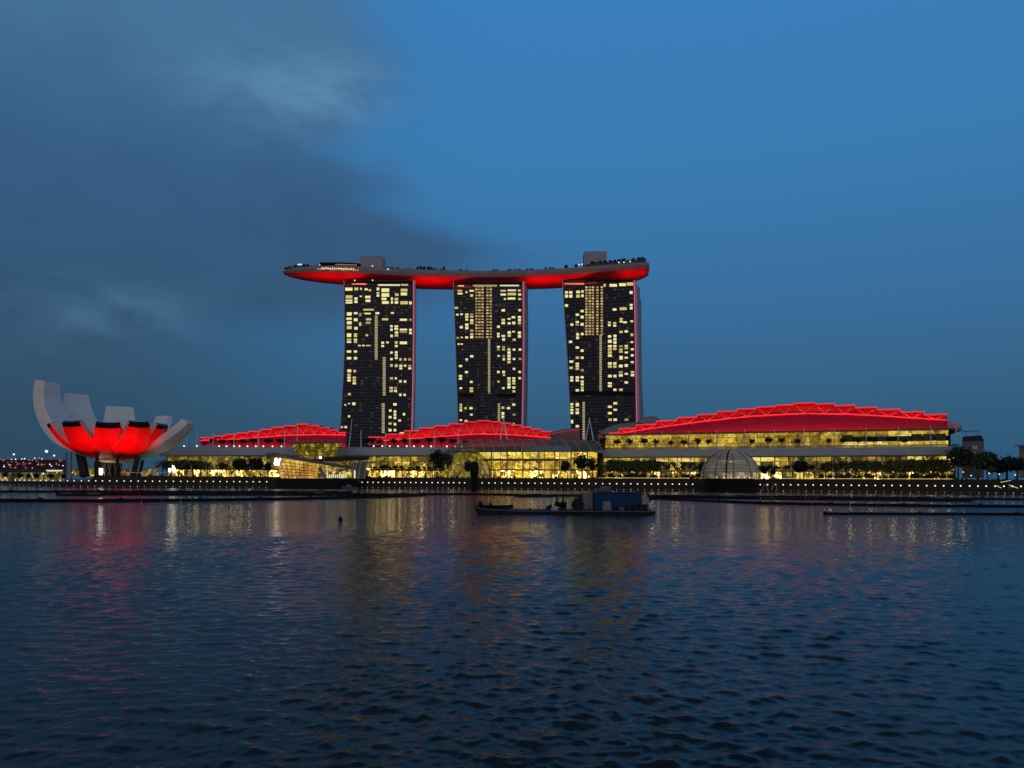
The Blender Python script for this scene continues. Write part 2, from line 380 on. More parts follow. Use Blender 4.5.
# ------------------------------------------------------------------ water with real waves near the viewer
def build_water():
    radii = [0.8]
    while radii[-1] < 5.5: radii.append(radii[-1] * 1.03)
    rat = lambda q: float(np.interp(q, [50, 260], [.0034, .011]))
    while radii[-1] < 420: radii.append(radii[-1] * (1 + rat(radii[-1])))
    radii = np.array(radii + [520, 700, 1000, 1600, 2600, 4500, 8000, 14000])
    ang = np.concatenate([np.linspace(-180, -42, 30)[:-1], np.linspace(-41, 41, 861), np.linspace(42, 180, 30)[1:-1]])
    th = np.radians(ang); RR, TT = np.meshgrid(radii, th, indexing='ij')
    x = (RR * np.sin(TT)).astype(np.float32); y = (RR * np.cos(TT)).astype(np.float32)
    z = np.zeros_like(x); hx = np.zeros_like(x); hy = np.zeros_like(x)
    sp = np.where(RR < 5.5, RR * .03, RR * np.interp(RR, [50, 260], [.0034, .011])).astype(np.float32)
    far = np.clip((300 - RR) / 150, 0, 1).astype(np.float32)
    lam = np.exp(rng.uniform(math.log(.20), math.log(1.15), 140))
    lost = np.zeros_like(x)
    for L in lam:
        a = rng.normal(-1.8, .85); k = 2 * math.pi / L
        slope = .0212 * (1.0 if L < .8 else (L / .8) ** -.9)
        amp = slope / k
        w = np.clip((L / sp - 2.2) / 3.0, 0, 1) * far; lost = lost + (1 - w) * (L > .45)
        ph = (k * (x * math.cos(a) + y * math.sin(a)) + rng.uniform(0, 6.28)).astype(np.float32)
        z += amp * w * np.sin(ph); c = amp * w * np.cos(ph) * .9
        hx += math.cos(a) * c; hy += math.sin(a) * c
    gust = 0
    for L in (9.0, 14.0, 23.0, 37.0):
        a = rng.uniform(0, 6.28); gust = gust + np.sin(2 * math.pi / L * (x * math.cos(a) + y * math.sin(a)) + rng.uniform(0, 6.28))
    g = (1 + .10 * gust).astype(np.float32)
    ripple = lost / (lam > .45).sum()
    x = x + hx * g; y = y + hy * g; z = z * g
    nr, na = x.shape
    co = np.stack([x, y, z], -1).reshape(-1, 3)
    i = np.arange(nr - 1)[:, None] * na + np.arange(na)[None, :]
    j = np.arange(nr - 1)[:, None] * na + (np.arange(na)[None, :] + 1) % na
    q = np.stack([i, i + na, j + na, j], -1).reshape(-1, 4)
    me = bpy.data.meshes.new('water'); me.vertices.add(len(co) + 1)
    co = np.vstack([co, [[0, 0, 0]]])
    me.vertices.foreach_set('co', co.ravel().astype(np.float32))
    a = np.arange(na); tri = np.stack([np.full(na, len(co) - 1), a, (a + 1) % na], -1)
    loops = np.concatenate([q.ravel(), tri.ravel()]); me.loops.add(len(loops)); me.loops.foreach_set('vertex_index', loops.astype(np.int32))
    n = len(q) + len(tri); me.polygons.add(n)
    st_ = np.concatenate([np.arange(len(q)) * 4, len(q) * 4 + np.arange(na) * 3])
    me.polygons.foreach_set('loop_start', st_.astype(np.int32))
    me.polygons.foreach_set('use_smooth', np.ones(n, bool)); me.update(calc_edges=True); me.validate()
    at_ = me.attributes.new('ripple', 'FLOAT', 'POINT'); at_.data.foreach_set('value', np.append(ripple.ravel(), 0).astype(np.float32))
    me.materials.append(water_mat())
    o = bpy.data.objects.new('water', me); COL.objects.link(o); tag(o, kind='structure')
    if me.polygons[1000].normal.z < 0: me.flip_normals()
build_water()

# ------------------------------------------------------------------ shore, promenade, steps
def shoreY(px):
    return interp(px, [(-200, 900), (-40, 640), (0, 500), (40, 425), (75, 392), (470, 390), (1024, 300), (1300, 250)])
SHP = [-200, -40, 0, 20, 40, 55, 75, 160, 300, 470, 600, 700, 800, 900, 1024, 1150, 1300]
def shore(off=0, px=None):
    out = []
    for p in (px or SHP):
        Y = shoreY(p); out.append(((p - 512) * Y / F, Y + off))
    return out
def sheet(name, off, z, m):
    b = MB(); s = shore(off)
    pts = [(-2600, s[0][1])] + s + [(900, s[-1][1])]
    for (x0, y0), (x1, y1) in zip(pts[:-1], pts[1:]):
        b.face([(x0, y0, z), (x1, y1, z), (x1, 9000, z), (x0, 9000, z)])
    return tag(b.build(name, m), kind='structure')
sheet('promenade', .8, 2.4, paving)
b = MB(); s0 = [(-2600, shore()[0][1])] + shore() + [(900, shore()[-1][1])]
for k in range(len(s0) - 1):
    (x0, y0), (x1, y1) = s0[k], s0[k + 1]
    b.hexa([(x0, y0, -2), (x1, y1, -2), (x1, y1 + 1.0, -2), (x0, y0 + 1.0, -2), (x0, y0, 2.52), (x1, y1, 2.52), (x1, y1 + 1.0, 2.52), (x0, y0 + 1.0, 2.52)])
    b.hexa([(x0, y0 - .25, 1.95), (x1, y1 - .25, 1.95), (x1, y1, 1.95), (x0, y0, 1.95), (x0, y0 - .25, 2.2), (x1, y1 - .25, 2.2), (x1, y1, 2.2), (x0, y0, 2.2)])
tag(b.build('quay_wall', wallstone), 'long dark stone quay wall along the far edge of the water', 'wall')
b = MB(); TZ = 5.9
for k in range(8):
    z = 2.4 + (k + 1) * (TZ - 2.4) / 8; s = shore(11 + k * 1.3); s = [p for p, q in zip(s, SHP) if 60 <= q <= 1150]
    for (x0, y0), (x1, y1) in zip(s[:-1], s[1:]):
        yb = 9 * 1.3 + 11
        b.hexa([(x0, y0, 2.3), (x1, y1, 2.3), (x1, y1 + 1.3, 2.3), (x0, y0 + 1.3, 2.3), (x0, y0, z), (x1, y1, z), (x1, y1 + 1.297, z), (x0, y0 + 1.297, z)])
s = [p for p, q in zip(shore(11 + 8 * 1.3), SHP) if 60 <= q <= 1150]
for (x0, y0), (x1, y1) in zip(s[:-1], s[1:]):
    b.hexa([(x0, y0, 2.3), (x1, y1, 2.3), (x1, y1 + 330, 2.3), (x0, y0 + 330, 2.3), (x0, y0, TZ), (x1, y1, TZ), (x1, y1 + 330, TZ), (x0, y0 + 330, TZ)])
tag(b.build('boardwalk_steps', darkwood), kind='structure')

# ------------------------------------------------------------------ hotel towers
T_ROWS = {}
T_ROWS[1] = (335, 260, 4.267, [
 (43,75,117,132),(82,100,117,130),(107,115,118,128),(126,140,120,130),(143,155,124,134),(177,190,117,130),(198,232,120,138),(198,232,141,158),(198,220,160,172),
 (280,310,122,135),(280,308,138,152),(256,272,142,154),(45,75,150,165),(45,75,168,187),(82,97,158,185),(105,115,152,158),(128,152,152,164),(130,152,168,180),(177,190,135,158),
 (200,230,175,188),(238,248,158,188),(254,270,160,188),(278,312,175,190),(316,328,176,190),(120,166,208,216),(172,190,222,232),(50,72,222,238),(80,97,222,232),(103,113,225,240),(125,153,225,232),
 (48,72,245,256),(50,72,260,275),(80,97,248,262),(102,113,265,282),(132,155,248,258),(130,153,262,274),(200,228,248,258),(238,252,222,230),(276,308,250,260),(316,328,250,260),
 (50,72,280,296),(82,97,285,298),(235,247,278,288),(253,270,278,300),(235,247,292,303),(276,308,292,312),(316,328,292,318),(50,70,312,330),(80,95,312,330),(130,142,316,326),(236,247,318,330),(255,270,303,328),
 (50,70,335,355),(80,95,335,355),(197,210,348,358),(218,230,348,356),(255,268,346,358),(276,308,347,360),(98,110,362,368),(114,128,362,368),(132,152,362,368),(197,210,362,372),(255,268,362,372),
 (50,70,385,396),(80,95,385,396),(235,247,390,400),(255,268,388,424),(50,70,413,425),(80,95,413,425),(235,247,418,428),(274,285,418,430),(294,305,418,430),(312,326,418,430),
 (235,247,444,456),(255,268,444,458),(274,288,446,468),(294,305,446,456),(312,326,446,468),(52,70,466,480),(78,90,468,480),(52,68,484,520),(75,90,496,532),
 (235,248,500,510),(255,265,500,510),(273,285,512,523),(293,305,513,524),(232,248,540,565),(252,265,540,565),(273,285,570,581),(292,303,570,581),(55,68,567,578),(73,88,607,620),(40,48,615,622),(55,65,610,615),
 (248,264,610,622),(230,242,637,648),(250,262,640,680),(228,242,665,676),(289,300,652,664),(270,282,680,690),(228,242,693,703),(250,262,695,707),(228,242,720,732),(250,262,720,732),(275,295,735,740),
 (55,65,662,672),(25,35,708,718),(40,52,708,718)], [(170,182,238,425),(204,216,415,580),(200,212,612,740)], [])
T_ROWS[2] = (440, 250, 4.267, [
 (75,95,170,178),(75,97,182,190),(108,118,175,185),(125,145,170,178),(128,142,188,200),(258,282,170,178),(258,282,185,195),(288,325,168,176),(288,325,182,194),(288,322,202,212),(332,345,168,178),(333,347,185,195),(333,347,204,214),(272,282,205,213),
 (262,278,252,263),(334,346,252,262),(62,78,242,252),(68,80,272,280),(86,98,270,278),(107,122,270,290),(108,120,292,302),(128,143,270,290),(128,143,294,318),(107,122,312,340),(84,98,324,335),(128,143,338,350),(128,143,354,378),(70,82,370,380),(88,98,370,376),(107,120,368,378),(75,85,398,405),(88,98,398,405),
 (262,278,292,318),(288,302,290,298),(288,303,308,318),(305,322,282,292),(308,322,305,318),(332,346,280,318),(243,256,322,333),(288,303,345,372),(308,320,345,352),(332,346,346,376),(243,255,352,374),(262,278,362,372),(265,278,376,388),(310,324,378,388),
 (243,256,408,430),(265,278,408,430),(287,302,418,485),(310,322,420,430),(335,348,420,430),(245,256,448,456),(266,278,448,456),(267,278,460,472),(310,322,460,470),(335,348,460,470),
 (128,143,448,459),(108,120,462,472),(80,95,490,500),(106,120,516,526),(80,95,532,555),(127,140,558,568),(83,95,585,594),(126,142,585,608),(243,255,515,526),(265,278,515,526),(268,278,528,538),(310,322,502,512),(334,346,515,525),(334,346,542,552),(244,255,557,566),(287,302,542,592),(308,322,542,575),(308,322,582,592),(265,276,585,594),(308,322,598,608),
 (83,95,655,690),(104,115,670,680),(125,140,670,680),(128,140,698,707),(262,275,668,678),(285,300,670,680),(308,322,655,665),(262,275,690,720),(310,322,698,707),(83,95,722,730),(105,118,725,732),(310,320,738,744)],
 [(205,214,380,612),(247,256,655,730)], [(150,161,152,380,12.7),(163,174,152,380,12.7),(176,187,152,380,12.7),(197,208,152,380,12.7),(211,222,152,380,12.7)])
T_ROWS[3] = (550, 240, 3.84, [
 (205,215,168,180),(228,258,168,180),(265,292,165,178),(294,320,162,176),(305,318,195,208),(57,70,196,206),(73,87,196,206),(100,116,194,205),(120,130,193,203),(57,70,209,222),(73,87,209,222),(100,116,209,222),(120,130,208,220),(57,70,246,257),
 (240,256,262,272),(267,295,258,270),(306,318,244,268),(117,130,268,278),(98,112,282,292),(117,130,290,302),(98,112,310,330),(117,130,318,330),(78,90,320,330),(267,280,298,318),(280,296,312,320),(308,320,308,316),(222,234,312,332),(242,255,314,334),
 (100,112,356,382),(118,130,356,366),(266,280,348,358),(286,300,346,356),(309,320,358,370),(222,236,365,376),(243,256,362,400),(72,86,386,396),(222,238,382,396),(222,238,402,450),(242,256,402,424),(265,280,404,412),(265,280,416,434),(286,300,402,420),(309,320,388,396),(310,322,415,424),(310,322,438,448),
 (98,112,408,418),(117,130,420,430),(286,300,428,436),(266,280,444,460),(286,300,448,456),(98,112,447,457),(118,130,447,457),(74,90,462,472),(74,88,486,496),(98,112,470,500),(118,130,495,505),(310,322,465,473),
 (222,238,468,492),(242,256,468,492),(264,280,478,490),(286,300,476,488),(310,324,502,525),(264,280,502,526),(286,300,510,518),(222,238,517,528),(243,256,517,528),(77,90,522,545),(98,112,522,545),(117,130,522,532),(118,130,538,560),(222,238,545,566),(286,300,542,552),(243,256,570,580),(265,280,570,580),(98,112,572,582),(118,130,562,582),
 (78,90,625,670),(98,112,625,640),(98,112,645,670),(243,258,622,632),(222,238,636,645),(243,258,648,656),(222,238,660,670),(224,238,685,695),(243,258,685,695),(286,302,685,695),(80,90,690,705),(98,112,710,720),(98,110,728,735),(98,110,740,765)],
 [(190,199,365,580),(125,134,622,765)], [(135,145,178,365,10.6),(148,158,178,365,10.6),(160,170,178,365,10.6),(177,187,178,365,10.6),(194,204,178,365,10.6)])
def tower(idx, label, outline, Yl, Yr, back_px, crown, bands):
    x0, y0 = outline[0][1], outline[0][2]
    fr = Frame(outline[0][1], Yl, outline[0][2], Yr)
    base = fr(fr.L / 2, 10, TZ - .1)
    root = thing('hotel_tower', label, 'tower', base, 'three hotel towers under the sky deck')
    top = outline[0][0]
    FD = []
    for (y, xl, xr) in outline: FD.append((fr.pt(xl, y), fr.pt(xr, y)))
    yb = outline[-1][0]
    FD.append((Vector((FD[-1][0].x, FD[-1][0].y, TZ)), Vector((FD[-1][1].x, FD[-1][1].y, TZ))))
    # depth vector so that the right flank shows as in the picture
    pr = FD[0][1]; Yb = pr.y + 24; e = Vector(((back_px - 512) * Yb / F - pr.x, 24, 0))
    inn = Vector((0, .5, 0))
    rings = [[a + inn, c + inn, c + e, a + e] for a, c in FD]
    b = MB(); b.loft(rings[::-1]); b.build('wall', concrete, root)
    b = MB(); b.loft([[a, c, c + inn * .95, a + inn * .95] for a, c in FD][::-1]); b.build('curtain_wall', tglass, root)
    # glowing right edge
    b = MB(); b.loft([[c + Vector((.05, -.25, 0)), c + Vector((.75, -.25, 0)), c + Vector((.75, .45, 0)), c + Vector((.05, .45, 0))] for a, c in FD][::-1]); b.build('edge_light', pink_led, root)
    b = MB(); b.loft([[a + Vector((-.5, -.1, 0)), a + Vector((-.02, -.1, 0)), a + Vector((-.02, .6, 0)), a + Vector((-.5, .6, 0))] for a, c in FD][::-1]); b.build('edge_fin', concrete, root)
    ox, oy, sc, wins, strips, cores = T_ROWS[idx]
    def quad(bb, zx0, zx1, zy0, zy1, m=0, out=.12):
        c = [fr.pt(ox + zx / sc, oy + zy / sc) for zx, zy in ((zx0, zy1), (zx1, zy1), (zx1, zy0), (zx0, zy0))]
        o = -Vector((fr.ey.x, fr.ey.y, 0)) * out
        bb.hexa([c[0] + o, c[1] + o, c[1] - o * .2, c[0] - o * .2, c[3] + o, c[2] + o, c[2] - o * .2, c[3] - o * .2], m)
    flo = 12.6 if sc > 4 else 11.2
    cells = []
    for (a, c, t, u) in wins:
        n = max(1, round((u - t) / flo)); h = (u - t) / n
        for k in range(n):
            cells.append((a, c, t + k * h + (.8 if n > 1 else 0), t + (k + 1) * h - (.8 if n > 1 else 0)))
    for (a, c, t, u, stp) in cores:
        k = t
        while k < u - 4:
            cells.append((a, c, k, k + 7.5)); k += stp
    cells.sort(key=lambda q: -(q[1] - q[0]) * (q[3] - q[2]))
    rest = MB(); core_cols = {c[:2] for c in cores}
    for k, q in enumerate(cells):
        corew = q[:2] in core_cols
        mm = (4 if random.random() < .55 else 1) if corew else random.choices([0, 1, 2, 3], [5, 3, 3, 1])[0]
        allm = WIN + [WIN_OR]; dz = (q[3] - q[2]) * .07; q = (q[0] + .8, q[1] - .8, q[2] + dz, q[3] - dz)
        if k < 97:
            w = MB(); quad(w, *q); w.build('window', allm[mm], root)
        else: quad(rest, *q, m=mm)
    if rest.f:
        o = rest.build('smaller_lit_windows', WIN + [WIN_OR], root); o['kind'] = 'stuff'
    # rooms with only a faint light, far too many to count
    dimw = MB(); y0f, y1f = outline[0][0] + 8, outline[-1][0] - 3; nfl = int((y1f - y0f) / 2.95)
    for _ in range(150):
        fy = y0f + 2.95 * random.randrange(nfl) + .3; xl = float(np.interp(fy, [o_[0] for o_ in outline], [o_[1] for o_ in outline])); xr = float(np.interp(fy, [o_[0] for o_ in outline], [o_[2] for o_ in outline]))
        fx = xl + 1.5 + (xr - xl - 5.5) * random.randrange(17) / 16
        quad(dimw, (fx - ox) * sc, (fx + random.choice([1.6, 2.6, 2.6]) - ox) * sc, (fy - oy) * sc, (fy + 1.5 - oy) * sc, random.randrange(3), .05)
    o = dimw.build('dim_windows', WIN_DIM, root); o['kind'] = 'stuff'
    for st_ in strips:
        w = MB(); a, c, t, u = st_; k = t
        while k < u: quad(w, a, c, k, min(k + 6.2, u)); k += 9.2
        w.build('stair_window', WIN_ST, root)
    for (px0, px1, py0, py1, mname) in crown + bands:
        w = MB(); c = [fr.pt(px, py) for px, py in ((px0, py1), (px1, py1), (px1, py0), (px0, py0))]
        o = -Vector((fr.ey.x, fr.ey.y, 0)) * .3
        w.hexa([c[0] + o, c[1] + o, c[1], c[0], c[3] + o, c[2] + o, c[2], c[3]])
        w.build('louvre_band' if mname is interior_dark else 'crown_window', mname, root)
    return root, fr, FD
t1 = tower(1, 'left hotel tower of dark glass, its left edge flaring out at the foot', [(280.5, 344.3, 413), (310, 344.8, 413), (345, 345, 412.8), (380, 343.6, 412.3), (410, 341.8, 411.6), (437, 340, 411)], 636, 628, 415.2,
           [(346, 412, 281.3, 283.2, interior_dark), (378, 400, 284.4, 285.8, WIN[2]), (352, 366, 283.6, 284.6, WIN[3]), (401, 408, 284.2, 285.6, WIN[1])], [])
t2 = tower(2, 'middle hotel tower of dark glass with an amber lit core in its upper half', [(281.5, 453.5, 522.6), (300, 454.3, 522.6), (330, 455.4, 522.8), (360, 456.4, 522.6), (390, 457.4, 522.2), (425, 458.4, 521.6)], 640, 627, 527.0,
           [(456, 522, 282.3, 284.2, interior_dark), (473, 497, 284.8, 286.6, WIN[3]), (500, 519, 285, 286.2, WIN[2]), (458, 464, 285.4, 286.4, WIN[1])], [(459, 474, 393.6, 397, interior_dark), (497, 516, 393.6, 397, interior_dark)])
t3 = tower(3, 'right hotel tower of dark glass, the broad pink lit flank on its right', [(280.5, 562.8, 633.6), (300, 564, 634), (330, 565.8, 634.6), (360, 567.8, 635.2), (390, 569.4, 635.7), (415, 570.6, 636), (438, 571.4, 636.2)], 634, 611, 638.8,
           [(564.5, 584, 283.2, 284.4, WIN[3]), (585, 632, 279.6, 281.6, interior_dark)], [(571, 634.5, 391.5, 395.5, interior_dark)])
b = MB(); b.loft([[c + Vector((.80, -.1, 0)), c + Vector((2.7, .3, 0)), c + Vector((2.7, 1.2, 0)), c + Vector((.80, .9, 0))] for a, c in t3[2]][::-1]); b.build('side_fin', mat('pink_glow_fin', (.62, .40, .42), .5), t3[0])  # pale concrete fin, pink edge lighting mixed into its base colour
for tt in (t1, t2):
    b = MB(); b.loft([[c + Vector((.80, -.1, 0)), c + Vector((1.9, .2, 0)), c + Vector((1.9, 1.0, 0)), c + Vector((.80, .7, 0))] for a, c in tt[2]][::-1]); b.build('side_fin', MATS['pink_glow_fin'], tt[0])
# splayed rear leg of the right tower
pp = [(641.2, 300), (641.8, 380), (644, 425), (646, 440)]
b = MB(); b.loft([[P(x - 2.2, y, 640), P(x, y, 640), P(x + .1, y, 652), P(x - 2.2, y, 652)] for x, y in pp]); b.build('rear_leg', concrete, t3[0])

# ------------------------------------------------------------------ sky deck across the towers
ZD = 178.0
def sky_Y(px): # centre line depth
    return float(np.interp(px, [283, 350, 420, 490, 560, 610, 650], [641, 648, 654, 655, 648, 637, 624]))
sky = thing('sky_deck', 'long boat shaped roof deck with red lit belly lying across all three towers', 'rooftop deck', P(465, 481, 655))
pxs = [283.5, 284.5, 287, 292, 300, 310, 322, 335, 350, 375, 400, 425, 450, 475, 500, 525, 550, 575, 600, 620, 635, 643, 646.6, 647.8]
hw = lambda p: interp(p, [(283.5, .6), (284.5, 3), (287, 6), (292, 9), (300, 12), (310, 14.5), (335, 17.5), (375, 19), (560, 19), (620, 18), (635, 17.2), (643, 15), (646.6, 11), (647.8, 7)])
band = lambda p: interp(p, [(283.5, 1.6), (287, 2.6), (300, 4.2), (345, 5.4), (640, 5.0), (648, 4)])
dep = lambda p: interp(p, [(283.5, .2), (287, .3), (292, .9), (300, 1.9), (320, 4.0), (345, 5.4), (400, 5.2), (560, 5.4), (630, 5.4), (645, 4), (648, 3)])
def top_z(p):
    return interp(p, [(283, 177.3), (300, 178.2), (345, 180), (400, 178.5), (490, 177.8), (560, 178), (610, 178.8), (648, 178.6)])
hull = []; belly = []; tip = []
for p in pxs:
    Y = sky_Y(p); x = (p - 1.1 - 512) * Y / F; w = hw(p); zt = top_z(p); zb = zt - band(p)
    # transverse direction: depth only
    hull.append([(x, Y - w, zt), (x, Y - w - .5, zt - band(p) * .5), (x, Y - w + .6, zb), (x, Y + w - .6, zb), (x, Y + w, zt)])
    row = []
    for k in range(15):
        t = -1 + 2 * k / 14; ww = (w - .6) * t
        row.append((x, Y + ww, zb - .02 - dep(p) * (1 - abs(t) ** 2.0)))
    belly.append(row)
b = MB(); b.loft(hull, 0)
for k in range(len(b.f)):
    pass
b.build('hull', hull_grey, sky)
b = MB(); b.loft(belly, 0, closed=False, caps=False); b.build('belly', belly_red_glow, sky, smooth=True)
# parapet and railing, pavilion decks, plant rooms
def sky_pt(px, d, z): Y = sky_Y(px); return Vector(((px - 1.1 - 512) * Y / F, Y + d, z))
def sky_slab(bb, p0, p1, d0, d1, z0, z1, m=0):
    n = max(2, int((p1 - p0) / 10))
    for k in range(n):
        a, c = p0 + (p1 - p0) * k / n, p0 + (p1 - p0) * (k + 1) / n
        za, zc = top_z(a), top_z(c)
        bb.hexa([sky_pt(a, d0, za + z0), sky_pt(c, d0, zc + z0), sky_pt(c, d1, zc + z0), sky_pt(a, d1, za + z0), sky_pt(a, d0, za + z1), sky_pt(c, d0, zc + z1), sky_pt(c, d1, zc + z1), sky_pt(a, d1, za + z1)], m)
b = MB(); sky_slab(b, 292, 640, -11, -10.7, 0, 1.2); b.build('balustrade', balus_glass, sky)
b = MB(); sky_slab(b, 318, 362, -11, 9, 1.6, 2.0); sky_slab(b, 322, 362, -9, 9, 4.4, 5.0); b.build('observation_pavilion', dark_steel, sky)
b = MB(); sky_slab(b, 362, 412, -9, 8, 0, 2.6); b.build('rooftop_lounge', dark_steel, sky)
b = MB(); sky_slab(b, 366, 410, -9.3, -9.05, 1.2, 1.7); b.build('lounge_window', mat('dim_red_window', (.1, .03, .03), .4, emit=(.35, .08, .09), es=.5), sky)
b = MB(); sky_slab(b, 584, 644, -10, 9, 2.2, 4.2); sky_slab(b, 584, 643, -9, 8, 0, 2.2); b.build('rooftop_restaurant', mat('dark_green_pavilion', (.02, .035, .03), .5), sky)
for nm, p0, p1, y0, dd_ in (('plant_room', 360, 383, 255.8, 0), ('plant_room', 584.5, 607, 250.5, 2)):
    b = MB(); Y = sky_Y(p0); zt = P(p0, y0, Y).z; b.box(P(p0, y0, Y).x, P(p1, y0, Y).x, Y + dd_, Y + dd_ + 14, 177, zt)
    b.box(P(p0, y0, Y).x + 8, P(p0, y0, Y).x + 11, Y + dd_ + 3, Y + dd_ + 6, zt, zt + 1.2); b.build(nm, concrete, sky)
def sky_lights(name, pos, r, m):
    for (px, py, dd_) in pos:
        Y = sky_Y(px) + (dd_ if dd_ > -13 else -hw(px) - .75); b = MB(); b.ball(P(px, py, Y), r, 6, 4); b.build(name, m, sky)
sky_lights('deck_lamp', [(318 + k * 2.35, 268.9 + .35 * math.sin(k * 1.3) + k * .07, -13.5) for k in range(18)], .52, lamp_amber)
sky_lights('deck_lamp', [(322 + k * 2.1, 268.0 + k * .06 + .3 * math.sin(k * 2.1), -13) for k in range(16)], .42, lamp_white)
sky_lights('deck_lamp', [(336 + k * 2.0, 264.4 + k * .05, -9.6) for k in range(11)], .40, lamp_amber)
sky_lights('deck_lamp', [(298.4, 264.6, -8), (300, 264.2, -8), (301.5, 264.6, -8), (303, 265.2, -8), (304.6, 265.8, -8), (319.5, 265.4, -9), (354.7, 280.4, -15), (372.4, 266, -10), (388, 269, -20), (372.6, 280.2, -15)], .5, lamp_cool)
sky_lights('deck_lamp', [(579, 264.6, -9), (582, 264.2, -9), (619, 262.5, -10.5), (624, 262.2, -10.5), (630, 261.6, -10.5)], .5, lamp_white)
def spot(name, loc, tgt, power, deg, color=(1, .02, .03), blend=.6, parent=None, size=.3):
    l = bpy.data.lights.new(name, 'SPOT'); l.energy = power; l.color = color; l.spot_size = R(deg); l.spot_blend = blend; l.shadow_soft_size = size
    o = bpy.data.objects.new(name, l); COL.objects.link(o)
    d = Vector(tgt) - Vector(loc); q = d.to_track_quat('-Z', 'Y'); off = Vector((0, 0, 0))
    if parent is not None: o.parent = parent; off = parent.location
    o.location = Vector(loc) - off; o.rotation_euler = q.to_euler(); return o
def strip_light(name, pa, pb, aim, power, parent, color=(1, .02, .03), h=.35):
    c = (pa + pb) / 2; ax = (pb - pa); L = ax.length; ax.normalize()
    l = bpy.data.lights.new(name, 'AREA'); l.shape = 'RECTANGLE'; l.size = L; l.size_y = h; l.energy = power * L; l.color = color
    o = bpy.data.objects.new(name, l); COL.objects.link(o)
    zd = -Vector(aim).normalized(); yd = zd.cross(ax).normalized(); zd = ax.cross(yd)
    mt = Matrix((ax, yd, zd)).transposed().to_4x4(); mt.translation = c - parent.location
    o.parent = parent; o.matrix_local = mt; return o
for p0, p1, pw in ((288, 302, 4), (302, 316, 12), (316, 330, 26), (330, 343.5, 36), (346, 411, 34), (414, 433, 46), (433, 452.5, 38), (456, 521, 32), (527, 544, 46), (544, 562, 38), (566, 632, 32), (638, 645, 40)):
    pa, pb = [sky_pt(p, -hw(p) + 2.0, top_z(p) - band(p) - dep(p) - 3.2) for p in (p0, p1)]
    strip_light('red_strip_floodlight', pa, pb, (0, .45, .89), pw * 1.3, sky)

# ------------------------------------------------------------------ lotus shaped museum
MC = Vector(((116 - 512) * 432 / F, 432, 0))
mus = thing('lotus_museum', 'white lotus shaped museum whose lower front petals glow red', 'museum', (MC.x, MC.y, TZ))
def petal(theta, Rr, H, wt, phimax, zb, red, thick=5.0, wmax=17.0):
    """theta: 0 = towards the viewer, clockwise-left negative; Rr tip radius, H tip height"""
    a = R(theta); u = Vector((math.sin(a), -math.cos(a), 0)); v = Vector((math.cos(a), math.sin(a), 0)); k = R(phimax)
    rings = []; n = 16
    outer = []; inner = []
    for i in range(n + 1):
        t = .06 + .94 * i / n; ph = k * t
        r = Rr * math.sin(ph) / math.sin(k) if k <= R(90) else Rr * math.sin(ph)
        z = zb + (H - zb) * (1 - math.cos(ph)) / (1 - math.cos(k))
        tr = math.cos(ph) * Rr / (math.sin(k) if k <= R(90) else 1); tz = math.sin(ph) * (H - zb) / (1 - math.cos(k))
        l = math.hypot(tr, tz); nr, nz = -tz / l, tr / l          # inward-up normal
        w = min(2 * max(r, .5) * math.tan(R(21)), wmax - (wmax - wt) * max(0, (t - .30) / .70) ** 1.0)
        th = min(thick, .2 + r * .22) * (1 - .25 * t)
        c = MC + u * r + Vector((0, 0, z)); nn = u * nr + Vector((0, 0, nz))
        o = []
        for q in (-1, -.6, 0, .6, 1):
            bulge = .10 * w * (1 - q * q)
            o.append(c + v * (q * w / 2) - nn * (bulge - .04 * w))
        inn_ = [c + v * (q * w / 2 * .94) + nn * th for q in (1, 0, -1)]
        rings.append(o + inn_); outer.append(o); inner.append(inn_)
    b = MB(); b.loft(rings)
    if red:      # outer skin faces get the painted red glow, flanks cream
        for fi in range(len(b.f) - 2):
            j = fi % 8
            b.m[fi] = 1 if j < 4 else (2 if j in (4, 7) else 0)
    b.build('petal', [petal_white, petal_red_glow, petal_cream], mus)
    if red:
        g = MB(); cen = lambda p: p
        m0 = n - 1
        rs = []
        for i in (m0, n):
            o = outer[i]; push = (o[2] - MC).normalized() * .25
            f = (lambda p: p * .93 + o[2] * .07)
            rs.append([f(p) + push for p in o])
        top = [p + (inner[n][1] - outer[n][2]) * .55 for p in rs[-1]]
        rs.append([p + Vector((0, 0, .25)) for p in top])
        g.loft(rs, closed=False, caps=False); g.build('skylight', skylight_black, mus)
ZB = 14.5
for th, Rr, H, wt, pm, red, tk, wm in (
        (-100, 48, 60.4, 11, 98, 0, 9, 25), (-128, 53, 54.6, 12.8, 84, 0, 5, 25), (-155, 51, 48, 16, 78, 0, 5, 25), (150, 32, 41, 11.5, 76, 0, 5, 18), (88, 43, 35.4, 9, 62, 0, 6, 28),
        (-53, 33, 33.4, 10, 68, 1, 4.5, 22), (-8.5, 36, 33.0, 10.5, 70, 1, 4.5, 20.5), (21, 36, 32.4, 12, 70, 1, 4.5, 20.5), (43, 40, 33.2, 10.5, 70, 1, 4.5, 20.5), (70, 33.5, 33.6, 8, 70, 1, 4.5, 18)):
    petal(th, Rr, H, wt, pm, ZB, red, tk, wm)
b = MB(); b.lathe([(9, ZB + 2.5), (11, ZB + .6), (8, ZB - .8), (3, ZB - 1.2)][::-1], MC, 24); b.build('bowl_base', petal_white, mus, smooth=True)
b = MB(); b.lathe([(7, TZ - .5), (7, ZB - .5)], MC + Vector((-6, 3, 0)), 16); b.build('core', interior_dark, mus)
